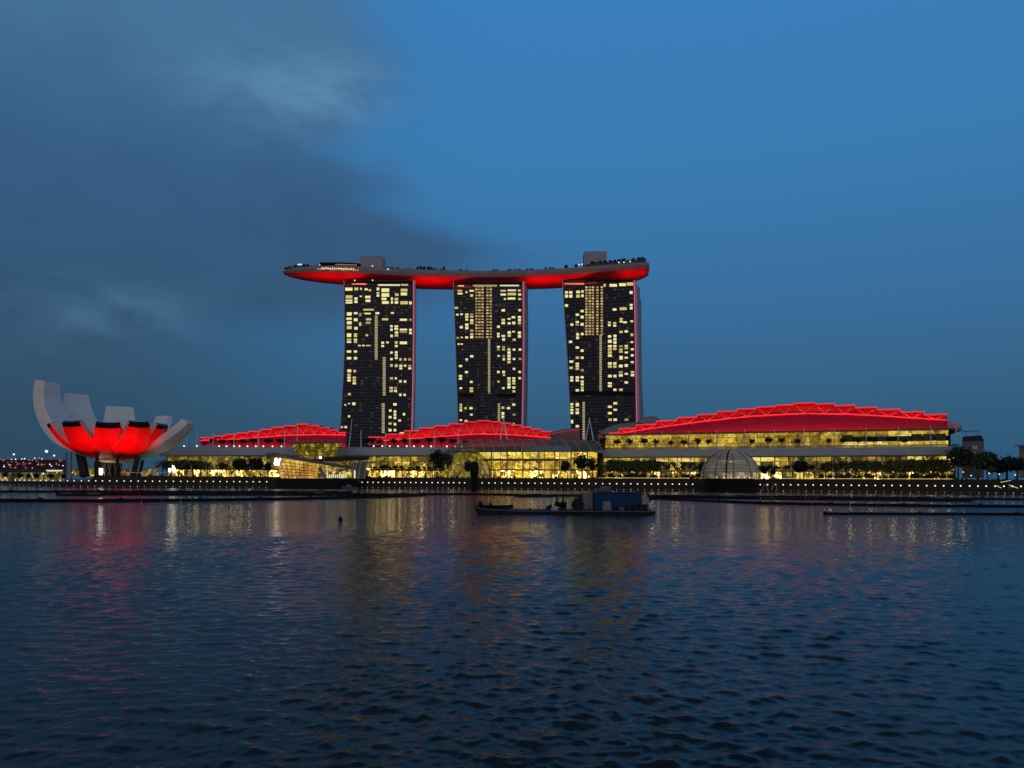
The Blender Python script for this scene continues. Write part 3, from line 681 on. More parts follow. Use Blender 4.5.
for (p0, y0, p1, y1, r, Y) in ((97.5, 479, 97, 454, .85, 415), (117, 479, 117.5, 455, .8, 414), (133, 480, 138, 456, 1.5, 420), (139, 480, 143, 460, .9, 428), (85, 479, 80, 452, 2.6, 436), (104, 479, 104, 456, .8, 440)):
    b = MB(); q = P(p1, y1, Y); b.tube(Vector((P(p0, y0, Y).x, Y, TZ - .3)), q, r, 8); b.build('column', dark_steel, mus)
b = MB()
for k in range(11):
    x0 = 99 + k * 3.0; b.tube(P(x0, 477, 424), P(x0 + 3.0 * (1 if k % 2 else -1), 463, 424), .16, 5)
b.build('lattice', mat('pale_lattice', (.5, .42, .33), .5), mus)
b = MB(); b.box(P(72, 479, 440).x, P(152, 479, 440).x, 441, 446, TZ - .2, TZ + 4.2); b.build('ground_floor_window', shop_dim, mus)
b = MB(); b.box(P(90, 479, 418).x, P(95, 479, 418).x, 425, 426, TZ + .6, TZ + 4.2); b.build('lit_sign_panel', sign_white, mus)
b = MB(); q0 = P(120, 472.5, 410); q1 = P(166, 472.5, 410); b.tube(q0, q1, .22, 5)
for x in (128, 142, 158): b.tube(Vector((P(x, 480, 410).x, 410, TZ - .2)), P(x, 472.5, 410), .12, 5)
b.build('entrance_canopy', white_steel, mus)
for th, pw in ((-53, 12000), (-10, 15000), (20, 15000), (45, 16000), (70, 11000)):
    a = R(th); u = Vector((math.sin(a), -math.cos(a), 0))
    spot('red_floodlight', MC + u * 43 + Vector((0, 0, 5.5)), MC + u * 31 + Vector((0, 0, 29)), pw * 1.1, 74, parent=mus, blend=.5)
spot('warm_floodlight', MC + Vector((-2, -8, 7)), MC + Vector((-1, -7, 15)), 900, 130, (1, .6, .25), parent=mus)

# ------------------------------------------------------------------ mall wings
def edge_strip(fr, pts, d, r, m, parent, name='light_strip'):
    b = MB(); b.path([fr.pt(x, y, d) for x, y in pts], r, 5); return b.build(name, m, parent)
def shell_roof(fr, root, steps, mid, bot, d0, power, tdepth=12):
    """stepped roof: smooth lower sheet, then a truss band, then stepped slabs with glowing edges"""
    xs = np.linspace(max(mid[0][0], bot[0][0]), min(mid[-1][0], bot[-1][0]), 40)
    b = MB(); rows = []
    for t in np.linspace(0, 1, 7):
        row = []
        for x in xs:
            yb_, ym = interp(x, bot), interp(x, mid)
            d = d0 + tdepth * (t ** 1.7); row.append(fr.pt(x, yb_ + (ym - yb_) * t, d))
        rows.append(row)
    b.loft(rows, closed=False, caps=False)
    b.loft([[p + Vector((0, 1.0, -.6)) for p in r_] for r_ in rows][::-1], closed=False, caps=False)
    sheet_ = b.build('roof_sheet', crimson_glow, root, smooth=True)
    edge_strip(fr, [(x, interp(x, mid)) for x in xs], d0 + tdepth - .6, .27, red_led, sheet_)
    edge_strip(fr, [(x, interp(x, bot)) for x in xs], d0 - .2, .16, red_led_dim, sheet_)
    db = d0 + tdepth + 3.2
    # back panel behind the truss
    b = MB(); lo = []; hi = []
    tr = MB()
    for (x0, x1, y) in steps:
        a0, a1 = fr.s(x0, db), fr.s(x1, db); zt = fr.z((x0 + x1) / 2, y, d0 + tdepth)
        z0 = fr.z(x0, interp(x0, mid), d0 + tdepth) - 2.2; z1 = fr.z(x1, interp(x1, mid), d0 + tdepth) - 2.2
        b.hexa([fr(a0, db, z0), fr(a1, db, z1), fr(a1, db + .5, z1), fr(a0, db + .5, z0), fr(a0, db, zt - .1), fr(a1, db, zt - .1), fr(a1, db + .5, zt - .1), fr(a0, db + .5, zt - .1)])
        dt = d0 + tdepth - .2; s0, s1 = fr.s(x0, dt), fr.s(x1, dt); sm = (s0 + s1) / 2; xm = (x0 + x1) / 2
        zm = fr.z(xm, interp(xm, mid), dt)
        if zt - zm > 1.0:
            tr.tube(fr(sm, dt, zm), fr(s0 + .4, dt, zt - .5), .20, 5); tr.tube(fr(sm, dt, zm), fr(s1 - .4, dt, zt - .5), .20, 5)
    b.build('clerestory', red_glow_panel, root)
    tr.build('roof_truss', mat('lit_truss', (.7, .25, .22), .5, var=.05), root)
    prev = None
    for k, (x0, x1, y) in enumerate(steps):
        d1 = d0 + tdepth - 1.8; s0, s1 = fr.s(x0, d1), fr.s(x1, d1); z = fr.z((x0 + x1) / 2, y, d1)
        b = MB(); b.box(s0 + .02, s1 - .02, d1, d1 + 34, z - .75, z, fr=fr); sl = b.build('roof_slab', red_glow_panel, root)
        b = MB(); b.box(s0, s1, d1 - .3, d1 - .02, z - .62, z + .05, fr=fr)
        if prev is not None and abs(z - prev) > .3:
            if z > prev: b.box(s0 - .15, s0 + .3, d1 - .3, d1 - .02, prev, z - .62, fr=fr)
        if k + 1 < len(steps):
            x2, x3, y2 = steps[k + 1]; z2 = fr.z((x2 + x3) / 2, y2, d1)
            if z2 < z - .3: b.box(s1 - .3, s1 + .15, d1 - .3, d1 - .02, z2, z - .62, fr=fr)
        b.build('light_strip', red_led, sl); prev = z
    # floodlight battens: one row for the truss band, one for the lower sheet
    nseg = 5
    for k in range(nseg):
        xa, xb = xs[0] + (xs[-1] - xs[0]) * k / nseg, xs[0] + (xs[-1] - xs[0]) * (k + 1) / nseg
        for d, yy, tgt, pw, nm in ((d0 + tdepth - 1.3, mid, (0, 3.5, 2.4), power * .20, 'red_batten_light'), (d0 - 11, bot, (0, 16, 3.0), power * .62, 'crimson_batten_light')):
            pa, pb = fr.pt(xa, interp(xa, yy) - .3, d), fr.pt(xb, interp(xb, yy) - .3, d); c = (pa + pb) / 2 + (Vector((0, 0, 2.2)) if nm[0] == 'c' else Vector((0, 0, 0))); L = (pb - pa).length
            l = bpy.data.lights.new(nm, 'AREA'); l.shape = 'RECTANGLE'; l.size = L * .96; l.size_y = .35
            l.energy = pw * L; l.color = (1, .02, .03) if nm[0] == 'r' else (1, .03, .10)
            o = bpy.data.objects.new(nm, l); COL.objects.link(o); ax = (pb - pa).normalized()
            zdir = -Vector(tgt).normalized(); ydir = zdir.cross(ax).normalized(); zdir = ax.cross(ydir)
            mt = Matrix((ax, ydir, zdir)).transposed().to_4x4(); mt.translation = c - root.location
            o.parent = root; o.matrix_local = mt
def windows(fr, root, s0, s1, n, z0, z1, d, mats, name='window', gap=.22, frame=True):
    for k in range(n):
        a, c = s0 + (s1 - s0) * k / n + gap / 2, s0 + (s1 - s0) * (k + 1) / n - gap / 2
        b = MB(); b.box(a, c, d, d + .25, z0, z1, fr=fr)
        b.build(name, random.choice(mats), root)
def fpx(fr, p0, p1, d): return fr.s(p0, d), fr.s(p1, d)

# --- right wing (convention hall)
fr = Frame(592, 438, 958, 372)
rw = thing('convention_hall', 'largest mall wing, under the long stepped red roof on the right', 'building', fr(fr.L / 2, 20, TZ - .1))
zeb, zet = fr.z(700, 457.3), fr.z(700, 448.8)
b = MB(); b.box(0, fr.L, 6, 62, TZ - .2, zet - .6, fr=fr); b.box(3, fr.L - 1, 15, 62, zet - .6, fr.z(760, 434, 15), fr=fr); b.build('wall', interior_dark, rw)
b = MB(); n = 44
rings = []
for k in range(n + 1):
    s_ = fr.L * k / n
    rings.append([fr(s_, .5, zeb), fr(s_, -.3, zeb + .5), fr(s_, 1.5, zet), fr(s_, 5.9, zet + .05), fr(s_, 5.9, zeb)])
b.loft(rings[::-1]); ev = b.build('eave', fascia, rw)
b = MB()
for k in range(1, 28):
    s_ = fr.L * k / 28; b.loft([[fr(s_ - .06, -.42 + 1.8 * t, zeb + .5 + (zet - zeb - .5) * t), fr(s_ + .06, -.42 + 1.8 * t, zeb + .5 + (zet - zeb - .5) * t), fr(s_ + .06, .1 + 1.8 * t, zeb + .5 + (zet - zeb - .5) * t), fr(s_ - .06, .1 + 1.8 * t, zeb + .5 + (zet - zeb - .5) * t)] for t in (0, .5, 1)])
b.build('fascia_joint', mat('pale_joint', (.6, .52, .42), .5), ev)
b = MB(); b.box(0, fr.L, 3, 3.2, zet + .1, zet + 1.3, fr=fr); b.build('terrace_balustrade', balus_glass, rw)
# terrace storey
zt0, zt1 = zet + .1, fr.z(760, 433.2, 14)
s840 = fr.s(842, 14)
windows(fr, rw, 4, s840, 24, zt0, zt1, 14.4, [hall], 'terrace_window')
windows(fr, rw, s840, fr.L - 2, 9, zt0, zt0 + 3.4, 14.4, [hall_bright], 'terrace_window')
windows(fr, rw, s840, fr.L - 2, 9, zt1 - 2.6, zt1, 14.4, [hall, hall_bright], 'terrace_window')
mat('dark_louvre', (.045, .04, .036), .6)
for k in range(9):
    a = s840 + (fr.L - 3 - s840) * k / 9
    if k in (0, 1, 3, 5, 6, 7, 8): b = MB(); b.box(a + .4, a + (fr.L - 3 - s840) / 9 - .2, 13.9, 14.35, zt0 + 3.4, zt1 - (2.6 if k not in (0, 6, 7, 8) else 1.7), fr=fr); b.build('louvre', MATS['dark_louvre'], rw)
b = MB(); b.box(2, fr.L + 1.5, 9.5, 62, zt1 + .05, zt1 + .75, fr=fr); b.build('terrace_roof', mat('brown_soffit_roof', (.10, .075, .05), .6), rw)
b = MB(); b.box(4, fr.L, 13.8, 14.1, zt1 - 2.2, zt1 - 2.0, fr=fr); b.box(4, fr.L, 13.8, 14.1, zt0 + 3.3, zt0 + 3.5, fr=fr); b.build('transom', mat('bronze_frame', (.12, .08, .03), .5), rw)
for px in (609, 635.5, 662, 688.8, 716.5, 745, 774, 803.6, 834.4, 866, 898, 930.6, 956):
    s_ = fr.s(px, 9); b = MB(); b.tube(fr(s_, 9, zet - .4), fr(s_, 9, zt1 + 1.6), .20, 6); b.build('column', white_steel, rw)
# lower storeys
zf = TZ + 4.6
n = 34
windows(fr, rw, .5, fr.L - .5, n, TZ + .1, TZ + 3.9, 5.6, [shop_bright, shop, shop_dim, shop_dim], 'shop_window', .5)
windows(fr, rw, .5, fr.L - .5, 26, zf + .3, zeb - 2.4, 5.7, [shop_dim, shop_dim, shop], 'window', .4)
windows(fr, rw, .5, fr.L - .5, 26, zeb - 2.2, zeb - .1, 5.7, [hall_bright, hall, shop_dim], 'ceiling_window', .4)
b = MB(); b.box(0, fr.L, 3.2, 5.5, TZ + 4.0, zf + .2, fr=fr); b.build('floor_slab', mat('amber_slab', (.3, .26, .2), .6), rw)
for k in range(25):
    s_ = fr.L * (k + .5) / 25; b = MB(); b.tube(fr(s_, 4.6, TZ - .1), fr(s_, 4.6, zeb + .2), .22, 6); b.build('pillar', white_steel, rw)
rsteps_y = [(600, 609, 434.8), (609, 619, 432.3), (619, 636, 428.0), (636, 656, 424), (656, 677, 420.3), (677, 697, 417), (697, 717, 414), (717, 737, 411), (737, 756, 408.5), (756, 776, 406.3), (776, 793, 404.6), (793, 815, 402.6), (815, 834, 403.4), (834, 855, 405), (855, 877, 407), (877, 900, 409), (900, 924, 411.4), (924, 947, 414)]
shell_roof(fr, rw, rsteps_y, [(600, 436.4), (609, 435.6), (650, 428.6), (700, 421.6), (750, 416.2), (800, 413.4), (850, 414), (900, 417), (947, 420.2)],
           [(600, 437.4), (650, 436), (700, 433.6), (780, 431.6), (870, 431), (947, 429.2)], 22, 95)
b = MB(); q = fr.s(948, 22); q2 = fr.L + 1
b.loft([[fr(q, 24, fr.z(948, 420, 24)), fr(q, 60, fr.z(948, 420, 24)), fr(q, 60, zt1), fr(q, 24, zt1)], [fr(q + 6, 22, fr.z(955, 426, 24)), fr(q + 6, 60, fr.z(955, 426, 24)), fr(q + 6, 60, zt1), fr(q + 6, 22, zt1)], [fr(q2 + 3, 18, zt1 + 1.2), fr(q2 + 3, 60, zt1 + 1.2), fr(q2 + 3, 60, zt1 + .8), fr(q2 + 3, 18, zt1 + .8)]])
b.build('roof_end', roof_grey, rw)
rwf = fr
# grey shells behind its left end
for lab, pts in (('low grey domed roof behind the left end of the right red roof', [(598, 436), (603, 430.5), (612, 426), (625, 423.5), (640, 422.6), (648, 424), (652, 428)]),
                 ('grey tilted canopy roof just right of the foot of the right tower', [(636, 424), (640, 418.4), (650, 416.6), (656, 417), (660, 420), (661, 424)])):
    th_ = thing('shell_canopy', lab, 'roof canopy', P(pts[len(pts) // 2][0], 440, 520) * 1.0)
    b = MB(); Yq = 520
    b.loft([[P(x, y, Yq + dd_) + Vector((0, 0, -dd_ * .08)) for x, y in pts] + [P(x, 445, Yq + dd_) for x, y in pts[::-1]] for dd_ in (0, 8, 20)][::-1])
    b.build('shell', roof_grey, th_)
    b = MB(); b.path([P(x, y, Yq - .3) for x, y in pts], .3, 5); b.build('edge_trim', concrete, th_)

# --- left and middle wings
def lower_wing(px0, Y0, px1, Y1, name, label, eave_y, shops):
    fr = Frame(px0, Y0, px1, Y1)
    w = thing(name, label, 'building', fr(fr.L / 2, 20, TZ - .1))
    xm = (px0 + px1) / 2; zeb, zet = fr.z(xm, eave_y[1]), fr.z(xm, eave_y[0])
    b = MB(); b.box(0, fr.L, 8, 70, TZ - .2, zet - .5, fr=fr); b.build('wall', interior_dark, w)
    b = MB(); rings = []
    for k in range(31):
        s_ = fr.L * k / 30; rings.append([fr(s_, .2, zeb), fr(s_, -.5, zeb + .5), fr(s_, 3.0, zet), fr(s_, 69, zet + .05), fr(s_, 69, zeb), fr(s_, 8, zeb)])
    b.loft(rings[::-1]); b.build('eave', fascia, w)
    zf = TZ + 4.7
    for nm, n, z0, z1, ms in shops(zf, zeb):
        windows(fr, w, .4, fr.L - .4, n, z0, z1, 7.6, ms, nm, .45)
    b = MB(); b.box(0, fr.L, 5.0, 7.5, TZ + 4.2, zf + .15, fr=fr); b.build('floor_slab', dark_steel, w)
    n = max(3, int(fr.L / 9))
    for k in range(n):
        s_ = fr.L * (k + .5) / n; b = MB(); b.tube(fr(s_, 6.2, TZ - .1), fr(s_, 6.2, zeb + .2), .25, 6); b.build('pillar', white_steel, w)
    return fr, w, zeb, zet
frL, lw, zebL, zetL = lower_wing(160, 452, 352, 448, 'shopping_mall', 'left mall wing with palms before it, nearest the lotus shaped museum', (447.2, 456), lambda zf, ze: [
    ('shop_window', 22, TZ + .1, TZ + 4.1, [shop_bright, shop, shop_dim]), ('upper_window', 18, zf + .3, ze - .2, [olive, shop_dim, shop_dim])])
frM, mw, zebM, zetM = lower_wing(346, 446, 470, 442, 'shopping_mall', 'middle mall wing between the gold glass pavilion and the domed glass atrium', (447.2, 456), lambda zf, ze: [
    ('shop_window', 16, TZ + .1, TZ + 4.1, [shop_bright, shop_bright, shop]), ('upper_window', 14, zf + .3, ze - 3.0, [shop_dim, shop]), ('ceiling_window', 14, ze - 2.8, ze - .2, [hall, olive])])
shell_roof(frL, lw, [(200, 213, 437.2), (213, 225, 435.6), (225, 237, 434), (237, 249, 432.5), (249, 261, 431), (261, 272, 429), (272, 284, 427), (284, 296, 425.4), (296, 309, 423.8), (309, 319, 425.2), (319, 329, 427.2), (329, 338, 429.6), (338, 346, 432)],
           [(200, 440.6), (240, 439), (270, 436.6), (295, 434.8), (320, 434.6), (346, 435)], [(200, 445), (240, 446), (346, 446.6)], 26, 85)
shell_roof(frM, mw, [(368, 386, 436.6), (386, 404, 433.8), (404, 419, 430.3), (419, 434, 427.6), (434, 449, 425.4), (449, 464, 423.4), (464, 477, 421.4), (477, 490, 420.2), (490, 501, 421.2), (501, 511, 422.7), (511, 521, 424.6), (521, 531, 426.6), (531, 541, 428.8), (541, 551, 431.2)],
           [(368, 441.6), (400, 439.6), (440, 436.4), (475, 434.0), (505, 434.2), (530, 436), (551, 438)], [(368, 444.4), (400, 446), (470, 446.4), (551, 445)], 26, 85)
# white ribs and lattice strip under the museum side eave
b = MB(); s0, s1 = fpx(frL, 208, 233, 4); b.box(s0, s1, 3.6, 4.2, TZ + 5.2, zebL - .1, fr=frL); b.build('ribbed_screen', olive, lw)

# grey ramp between middle roof and right tower
rt = thing('ramp_canopy', 'sloping grey brown canopy between the middle red roof and the right tower', 'roof canopy', P(565, 445, 500))
b = MB(); pts = [(551, 432), (560, 430), (572, 428.2), (580, 427.8)]
b.loft([[P(x, y, 505 + d) for x, y in pts] + [P(x, 446, 505 + d) for x, y in pts[::-1]] for d in (0, 12)][::-1]); b.build('shell', mat('brown_grey_panel', (.20, .12, .11), .6), rt)
b = MB(); b.path([P(x, y + 2, 504.6) for x, y in pts], .25, 5); b.build('light_strip', red_led_dim, rt)

# --- central glass atrium
fr = Frame(470, 430, 598, 414); at = thing('glass_atrium', 'brightest yellow glass atrium under a ribbed glass vault, between the two big wings', 'building', fr(fr.L / 2, 12, TZ - .1))
z_e = fr.z(540, 451.5); zr = fr.z(540, 439.5, 16)
b = MB(); b.box(0, fr.L, 14, 30, TZ - .2, z_e - .3, fr=fr); b.build('wall', interior_dark, at)
nb = 17
windows(fr, at, .4, fr.L - .6, nb, TZ + .1, TZ + 4.2, 2.0, [shop_bright, atrium_glow, shop_bright, shop], 'shop_window', .3)
windows(fr, at, .4, fr.L - .6, nb, TZ + 4.9, z_e - 4.3, 2.2, [atrium_glow, atrium_glow, hall, shop], 'window', .3)
windows(fr, at, .4, fr.L - .6, nb, z_e - 3.9, z_e - .2, 2.2, [atrium_glow, hall_bright], 'upper_window', .3)
b = MB(); b.box(0, fr.L - 8, .6, 2.6, TZ + 4.2, TZ + 4.9, fr=fr); b.box(0, fr.L - 22, .9, 2.6, z_e - 5.1, z_e - 3.9, fr=fr); b.build('floor_slab', mat('brown_slab', (.09, .06, .03), .6), at)
for k in range(8):
    s_ = fr.L * (k + .35) / 8; b = MB(); b.tube(fr(s_, 1.2, TZ - .1), fr(s_, 1.2, z_e), .38, 7); b.build('pillar', mat('amber_column', (.6, .42, .18), .5) if k == 0 else MATS['amber_column'], at)
prof = [(-1.5, 0), (1, .22), (4.5, .52), (9, .80), (14, .96), (19, 1.0), (25, .9)]
b = MB(); rows = []
for k in range(25):
    s_ = -14 + (fr.L + 14) * k / 24; f_ = 1 if k > 5 else .62 + .38 * math.sin(math.pi / 2 * k / 5)
    f2 = 1 if k < 19 else 1 - .28 * ((k - 19) / 5)
    rows.append([fr(s_, d, z_e + (zr - z_e) * h * f_ * f2) for d, h in prof])
b.loft(rows, closed=False, caps=False); vault = b.build('vault', canopy_glass, at, smooth=True)
b = MB()
for k in range(14):
    s_ = -8 + (fr.L + 6) * k / 13
    b.path([fr(s_ + 4 - d * .42, d - .15, z_e + (zr - z_e) * h * (1 if k < 11 else .9) + .2) for d, h in prof], .17, 5)
b.build('vault_rib', mat('pale_rib', (.62, .55, .42), .5), vault)
b = MB(); b.box(-14, fr.L, -1.7, -1.2, z_e - .3, z_e + .2, fr=fr); b.build('gutter', dark_steel, at)
# glowing half dome at its left end
hd = MB(); ac = fr(-1, 6, TZ); rows = []
hz = fr.z(478, 448, 0) - TZ
for i in range(9):
    e_ = math.pi / 2 * i / 8
    rows.append([ac + Vector((-15.5 * math.cos(e_) * math.sin(a_), -11 * math.cos(e_) * math.cos(a_), hz * math.sin(e_) * 1.0)) for a_ in np.linspace(-.9, math.pi * .55, 15)])
hd.loft(rows, closed=False, caps=False); dm = hd.build('half_dome', olive, at, smooth=True)
b = MB()
for j in range(0, 15, 2): b.path([r_[j] + Vector((-.1, -.25, .1)) for r_ in rows], .16, 5)
for i in (3, 5, 7): b.path([q + Vector((0, -.25, .1)) for q in rows[i]], .16, 5)
b.build('dome_rib', mat('gold_rib', (.7, .55, .2), .5), dm)

# ------------------------------------------------------------------ crystal pavilion on the water
Yp = 380
cp = thing('crystal_pavilion', 'faceted gold glass pavilion standing in the water on a black plinth', 'pavilion', P(316, 487, Yp + 8) * 1.0)
b = MB(); b.hexa([P(278, 489.5, Yp), P(356, 489.5, Yp), P(366, 489.3, Yp + 26), P(275, 489.3, Yp + 26), P(277, 478.2, Yp), P(357, 478.6, Yp), P(367, 479, Yp + 26), P(274, 478.6, Yp + 26)]); b.build('plinth', black, cp)
def prismq(name, quad, d, m, parent, lean=0):
    b = MB(); f = [P(x, y, Yp + dd_) for (x, y, dd_) in quad]; k = Vector((0, d, 0))
    b.hexa([f[0], f[1], f[1] + k, f[0] + k, f[3], f[2], f[2] + k, f[3] + k]); return b.build(name, m, parent)
g1 = prismq('glass_facet', [(281, 478.4, 2), (316, 478.4, 1), (317.5, 464.2, 2), (275.5, 457.6, 4)], 12, gold, cp)
b = MB()
for k in range(1, 9):
    t = k / 9; b.tube(P(281 + 35 * t, 478.2, Yp + 1.6), P(276 + 41.5 * t, 457.8 + 6.4 * t, Yp + 2.2), .13, 4)
for k in range(1, 6):
    t = k / 6; b.tube(P(281 - 5.3 * t, 478.2 - 20.4 * t, Yp + 1.6), P(316 + 1.4 * t, 478.2 - 13.8 * t, Yp + .8), .12, 4)
b.build('glazing_bars', mat('bronze_bar', (.10, .055, .02), .5), g1)
g2 = prismq('glass_facet', [(317, 478.4, 3), (346, 478.4, 5), (347, 467.5, 6), (318, 464.6, 4)], 10, shop_dim, cp)
b = MB()
for k in range(10): b.box(P(325 + k * 2.1, 478, Yp).x, P(326.1 + k * 2.1, 478, Yp).x, Yp + 3.2, Yp + 3.5, P(300, 477.6, Yp).z, P(300, (474.4 if k % 3 else 472.2), Yp).z)
b.build('display_window', WIN[2], cp)
b = MB()
for k in range(9): b.box(P(321 + k * 2.6, 478, Yp).x, P(322.6 + k * 2.6, 478, Yp).x, Yp + 3.2, Yp + 3.5, P(300, 468.6, Yp).z, P(300, 467.4, Yp).z)
b.build('ceiling_lights', WIN[3], cp)
g3 = prismq('glass_facet', [(352, 478.6, 8), (364, 478.6, 9), (368, 461, 10), (351, 463, 9)], 10, mat('smoky_glass', (.05, .05, .04), .2), cp)
b = MB()
for x in (353, 355.6, 360, 366): b.tube(P(x - 1.5, 478.4, Yp + 7.6), P(x + .8, 462, Yp + 8.4), .14, 5)
b.build('slanted_mullion', white_steel, g3)
b = MB(); b.box(P(351, 478, Yp).x, P(352.4, 478, Yp).x, Yp + 6.8, Yp + 7.4, P(352, 478, Yp).z, P(352, 470, Yp).z); b.build('white_lamp', WIN[2], cp)
b = MB(); pr = [(265.5, 453.6, 3), (275, 453.0, 2), (300, 457.6, .5), (330, 463.4, 1), (351, 466.6, 3)]
b.loft([[P(x, y, Yp + dd_ - 1.5), P(x, y + 2.6, Yp + dd_ - 1.5), P(x, y + 2.6, Yp + dd_ + 15), P(x, y - .5, Yp + dd_ + 15)] for x, y, dd_ in pr]); b.build('roof', mat('slate_roof', (.07, .085, .10), .45), cp)
b = MB(); b.hexa([P(326, 461.5, Yp + 12), P(367, 460.2, Yp + 8), P(369, 460.2, Yp + 22), P(324, 461, Yp + 24), P(325, 457.5, Yp + 12), P(369.5, 456.2, Yp + 8), P(370, 456, Yp + 22), P(322, 456.6, Yp + 24)]); b.build('roof', MATS['dark_steel'], cp)
# white monogram high on the left corner
b = MB()
def bar(p, q, w, yy=Yp - .4):
    a, c = P(p[0], p[1], yy), P(q[0], q[1], yy); d = (c - a).normalized(); nrm = Vector((d.z, 0, -d.x)) * w
    b.hexa([a - nrm, a + nrm, a + nrm + Vector((0, .3, 0)), a - nrm + Vector((0, .3, 0)), c - nrm, c + nrm, c + nrm + Vector((0, .3, 0)), c - nrm + Vector((0, .3, 0))])
bar((274.6, 464.0), (276.4, 458.2), .45); bar((274.2, 464.3), (279.3, 464.3), .42); bar((275.4, 458.2), (277.9, 463.6), .45, Yp - .8); bar((277.9, 463.6), (280.4, 458.2), .38, Yp - .8)
b.build('monogram_sign', sign_white, cp)
# inverted lantern restaurant
fl_ = thing('lantern_restaurant', 'inverted trapezoid box of amber lattice glass behind the crystal pavilion', 'building', P(316, 470, 436))
b = MB(); b.hexa([P(301, 459, 428), P(333, 458.5, 428), P(331, 458.5, 440), P(303, 459, 440), P(291, 444, 424), P(342.6, 443.4, 424), P(340, 443.4, 444), P(294, 444, 444)]); bx_ = b.build('glass_box', olive, fl_)
b = MB()
for k in range(14):
    t = k / 13; u_ = (k + (1 if k % 2 == 0 else -1)) / 13
    b.tube(P(301 + 32 * t, 458.5, 427.6), P(291 + 51.5 * min(1, max(0, u_)), 444, 423.5), .12, 4)
for k in range(1, 4):
    t = k / 4; b.tube(P(301 - 10 * t, 458.8 - 14.8 * t, 427.6 - 4 * t), P(333 + 9.5 * t, 458.5 - 15 * t, 427.6 - 4 * t), .10, 4)
b.build('lattice', mat('dark_gold_bar', (.10, .07, .02), .5), bx_)
b = MB(); b.hexa([P(288, 444, 422), P(345, 443.4, 422), P(343, 443, 446), P(290, 443, 446), P(288, 442.4, 422), P(345, 441.6, 422), P(343, 441.4, 446), P(290, 441.4, 446)]); b.build('roof', mat('lantern_roof', (.10, .10, .09), .6), fl_)
b = MB(); b.tube(Vector((P(316, 470, 436).x, 436, TZ - .1)), P(316, 459, 436), 4.0, 10); b.build('core', interior_dark, fl_)
b = MB(); b.ball(P(320.4, 457.6, 425), .7); b.build('downlight', sign_white, fl_)

# ------------------------------------------------------------------ glass dome on the water
Yd = 338; dc = P(730, 479, Yd); r_ = 28.2 * Yd / F; z0 = P(730, 478.5, Yd).z
do = thing('glass_dome', 'floating glass dome shop on a round black base before the right wing', 'domed shop', (dc.x, Yd, 0))
b = MB(); b.lathe([(25.5 * Yd / F, -2), (26 * Yd / F, z0 - .3), (24 * Yd / F, z0)], (dc.x, Yd, 0), 40); b.build('base', black, do, smooth=False)
zc = z0 + 1.5; zt = P(730, 450.4, Yd).z
prof = []
for i in range(13):
    a = -.10 + (math.pi / 2 + .10) * i / 12; prof.append((max(.05, r_ * math.cos(a)), zc + (zt - zc) * math.sin(a)))
prof = [(r_ * .995, z0 + .05)] + prof[1:]
b = MB(); rows = [[(dc.x + r * math.cos(2 * math.pi * j / 40), Yd + r * math.sin(2 * math.pi * j / 40), z) for j in range(41)] for r, z in prof]
b.loft(rows, closed=False, caps=False); b.build('dome_shell', dome_glass, do, smooth=True)
for k in range(9):
    a = .12 + 1.15 * k / 8; r = r_ * math.cos(a) + .14; z = zc + (zt - zc) * math.sin(a) + .1
    b = MB(); b.path([(dc.x + r * math.cos(t), Yd + r * math.sin(t), z) for t in np.linspace(0, 2 * math.pi, 41)], .16 if k < 7 else .3, 4)
    b.build('sunshade_ring', mat('pale_sunshade', (.60, .56, .48), .5) if k == 0 else MATS['pale_sunshade'], do)
for k, a in enumerate(np.linspace(0, 2 * math.pi, 11)[:-1] + .16):
    b = MB(); b.path([(dc.x + (r + .18) * math.cos(a), Yd + (r + .18) * math.sin(a), z + .05) for r, z in prof], .16, 5); b.build('rib', dark_steel, do)
a = R(-113); b = MB(); b.path([(dc.x + (r + .3) * math.cos(a), Yd + (r + .3) * math.sin(a), z + .1) for r, z in prof], .34, 5); b.build('thick_rib', black, do)
b = MB(); b.path([(dc.x + (r_ * math.cos(1.3) + .2) * math.cos(t), Yd + (r_ * math.cos(1.3) + .2) * math.sin(t), zc + (zt - zc) * math.sin(1.3)) for t in np.linspace(0, 6.283, 30)], .4, 5); b.build('crown_ring', black, do)
b = MB(); b.lathe([(r_ * .80, z0 + .02), (r_ * .80, z0 + 2.6)], (dc.x, Yd, 0), 30); b.build('lit_display', lit('dome_shop_glow', [(0, (.02, .015, .006)), (.4, (.2, .13, .03)), (.62, (.7, .52, .14)), (.85, (1.2, 1.0, .5))], .8, .6, .8, seed=7), do)
b = MB(); b.lathe([(.5, z0 + 7.3), (r_ * .5, z0 + 7.4), (r_ * .5, z0 + 7.7)], (dc.x, Yd, 0), 24); b.build('ceiling_disc', mat('lit_oculus', (.6, .58, .5), .5, var=.1, emit=(.8, .75, .6), es=.5), do)
l = bpy.data.lights.new('dome_light', 'POINT'); l.energy = 800; l.color = (1, .84, .6); l.shadow_soft_size = .6
o = bpy.data.objects.new('dome_light', l); COL.objects.link(o); o.parent = do; o.location = (0, 0, z0 + 5.2)
for k in range(6):
    b = MB(); q = P(711 + k * 6.2, 477.6, Yd); b.ball((q.x, Yd - math.sqrt(max(1, (r_ * .98) ** 2 - (q.x - dc.x) ** 2)) - .3, z0 + .4), .22, 6, 4); b.build('rim_lamp', lamp_white, do)

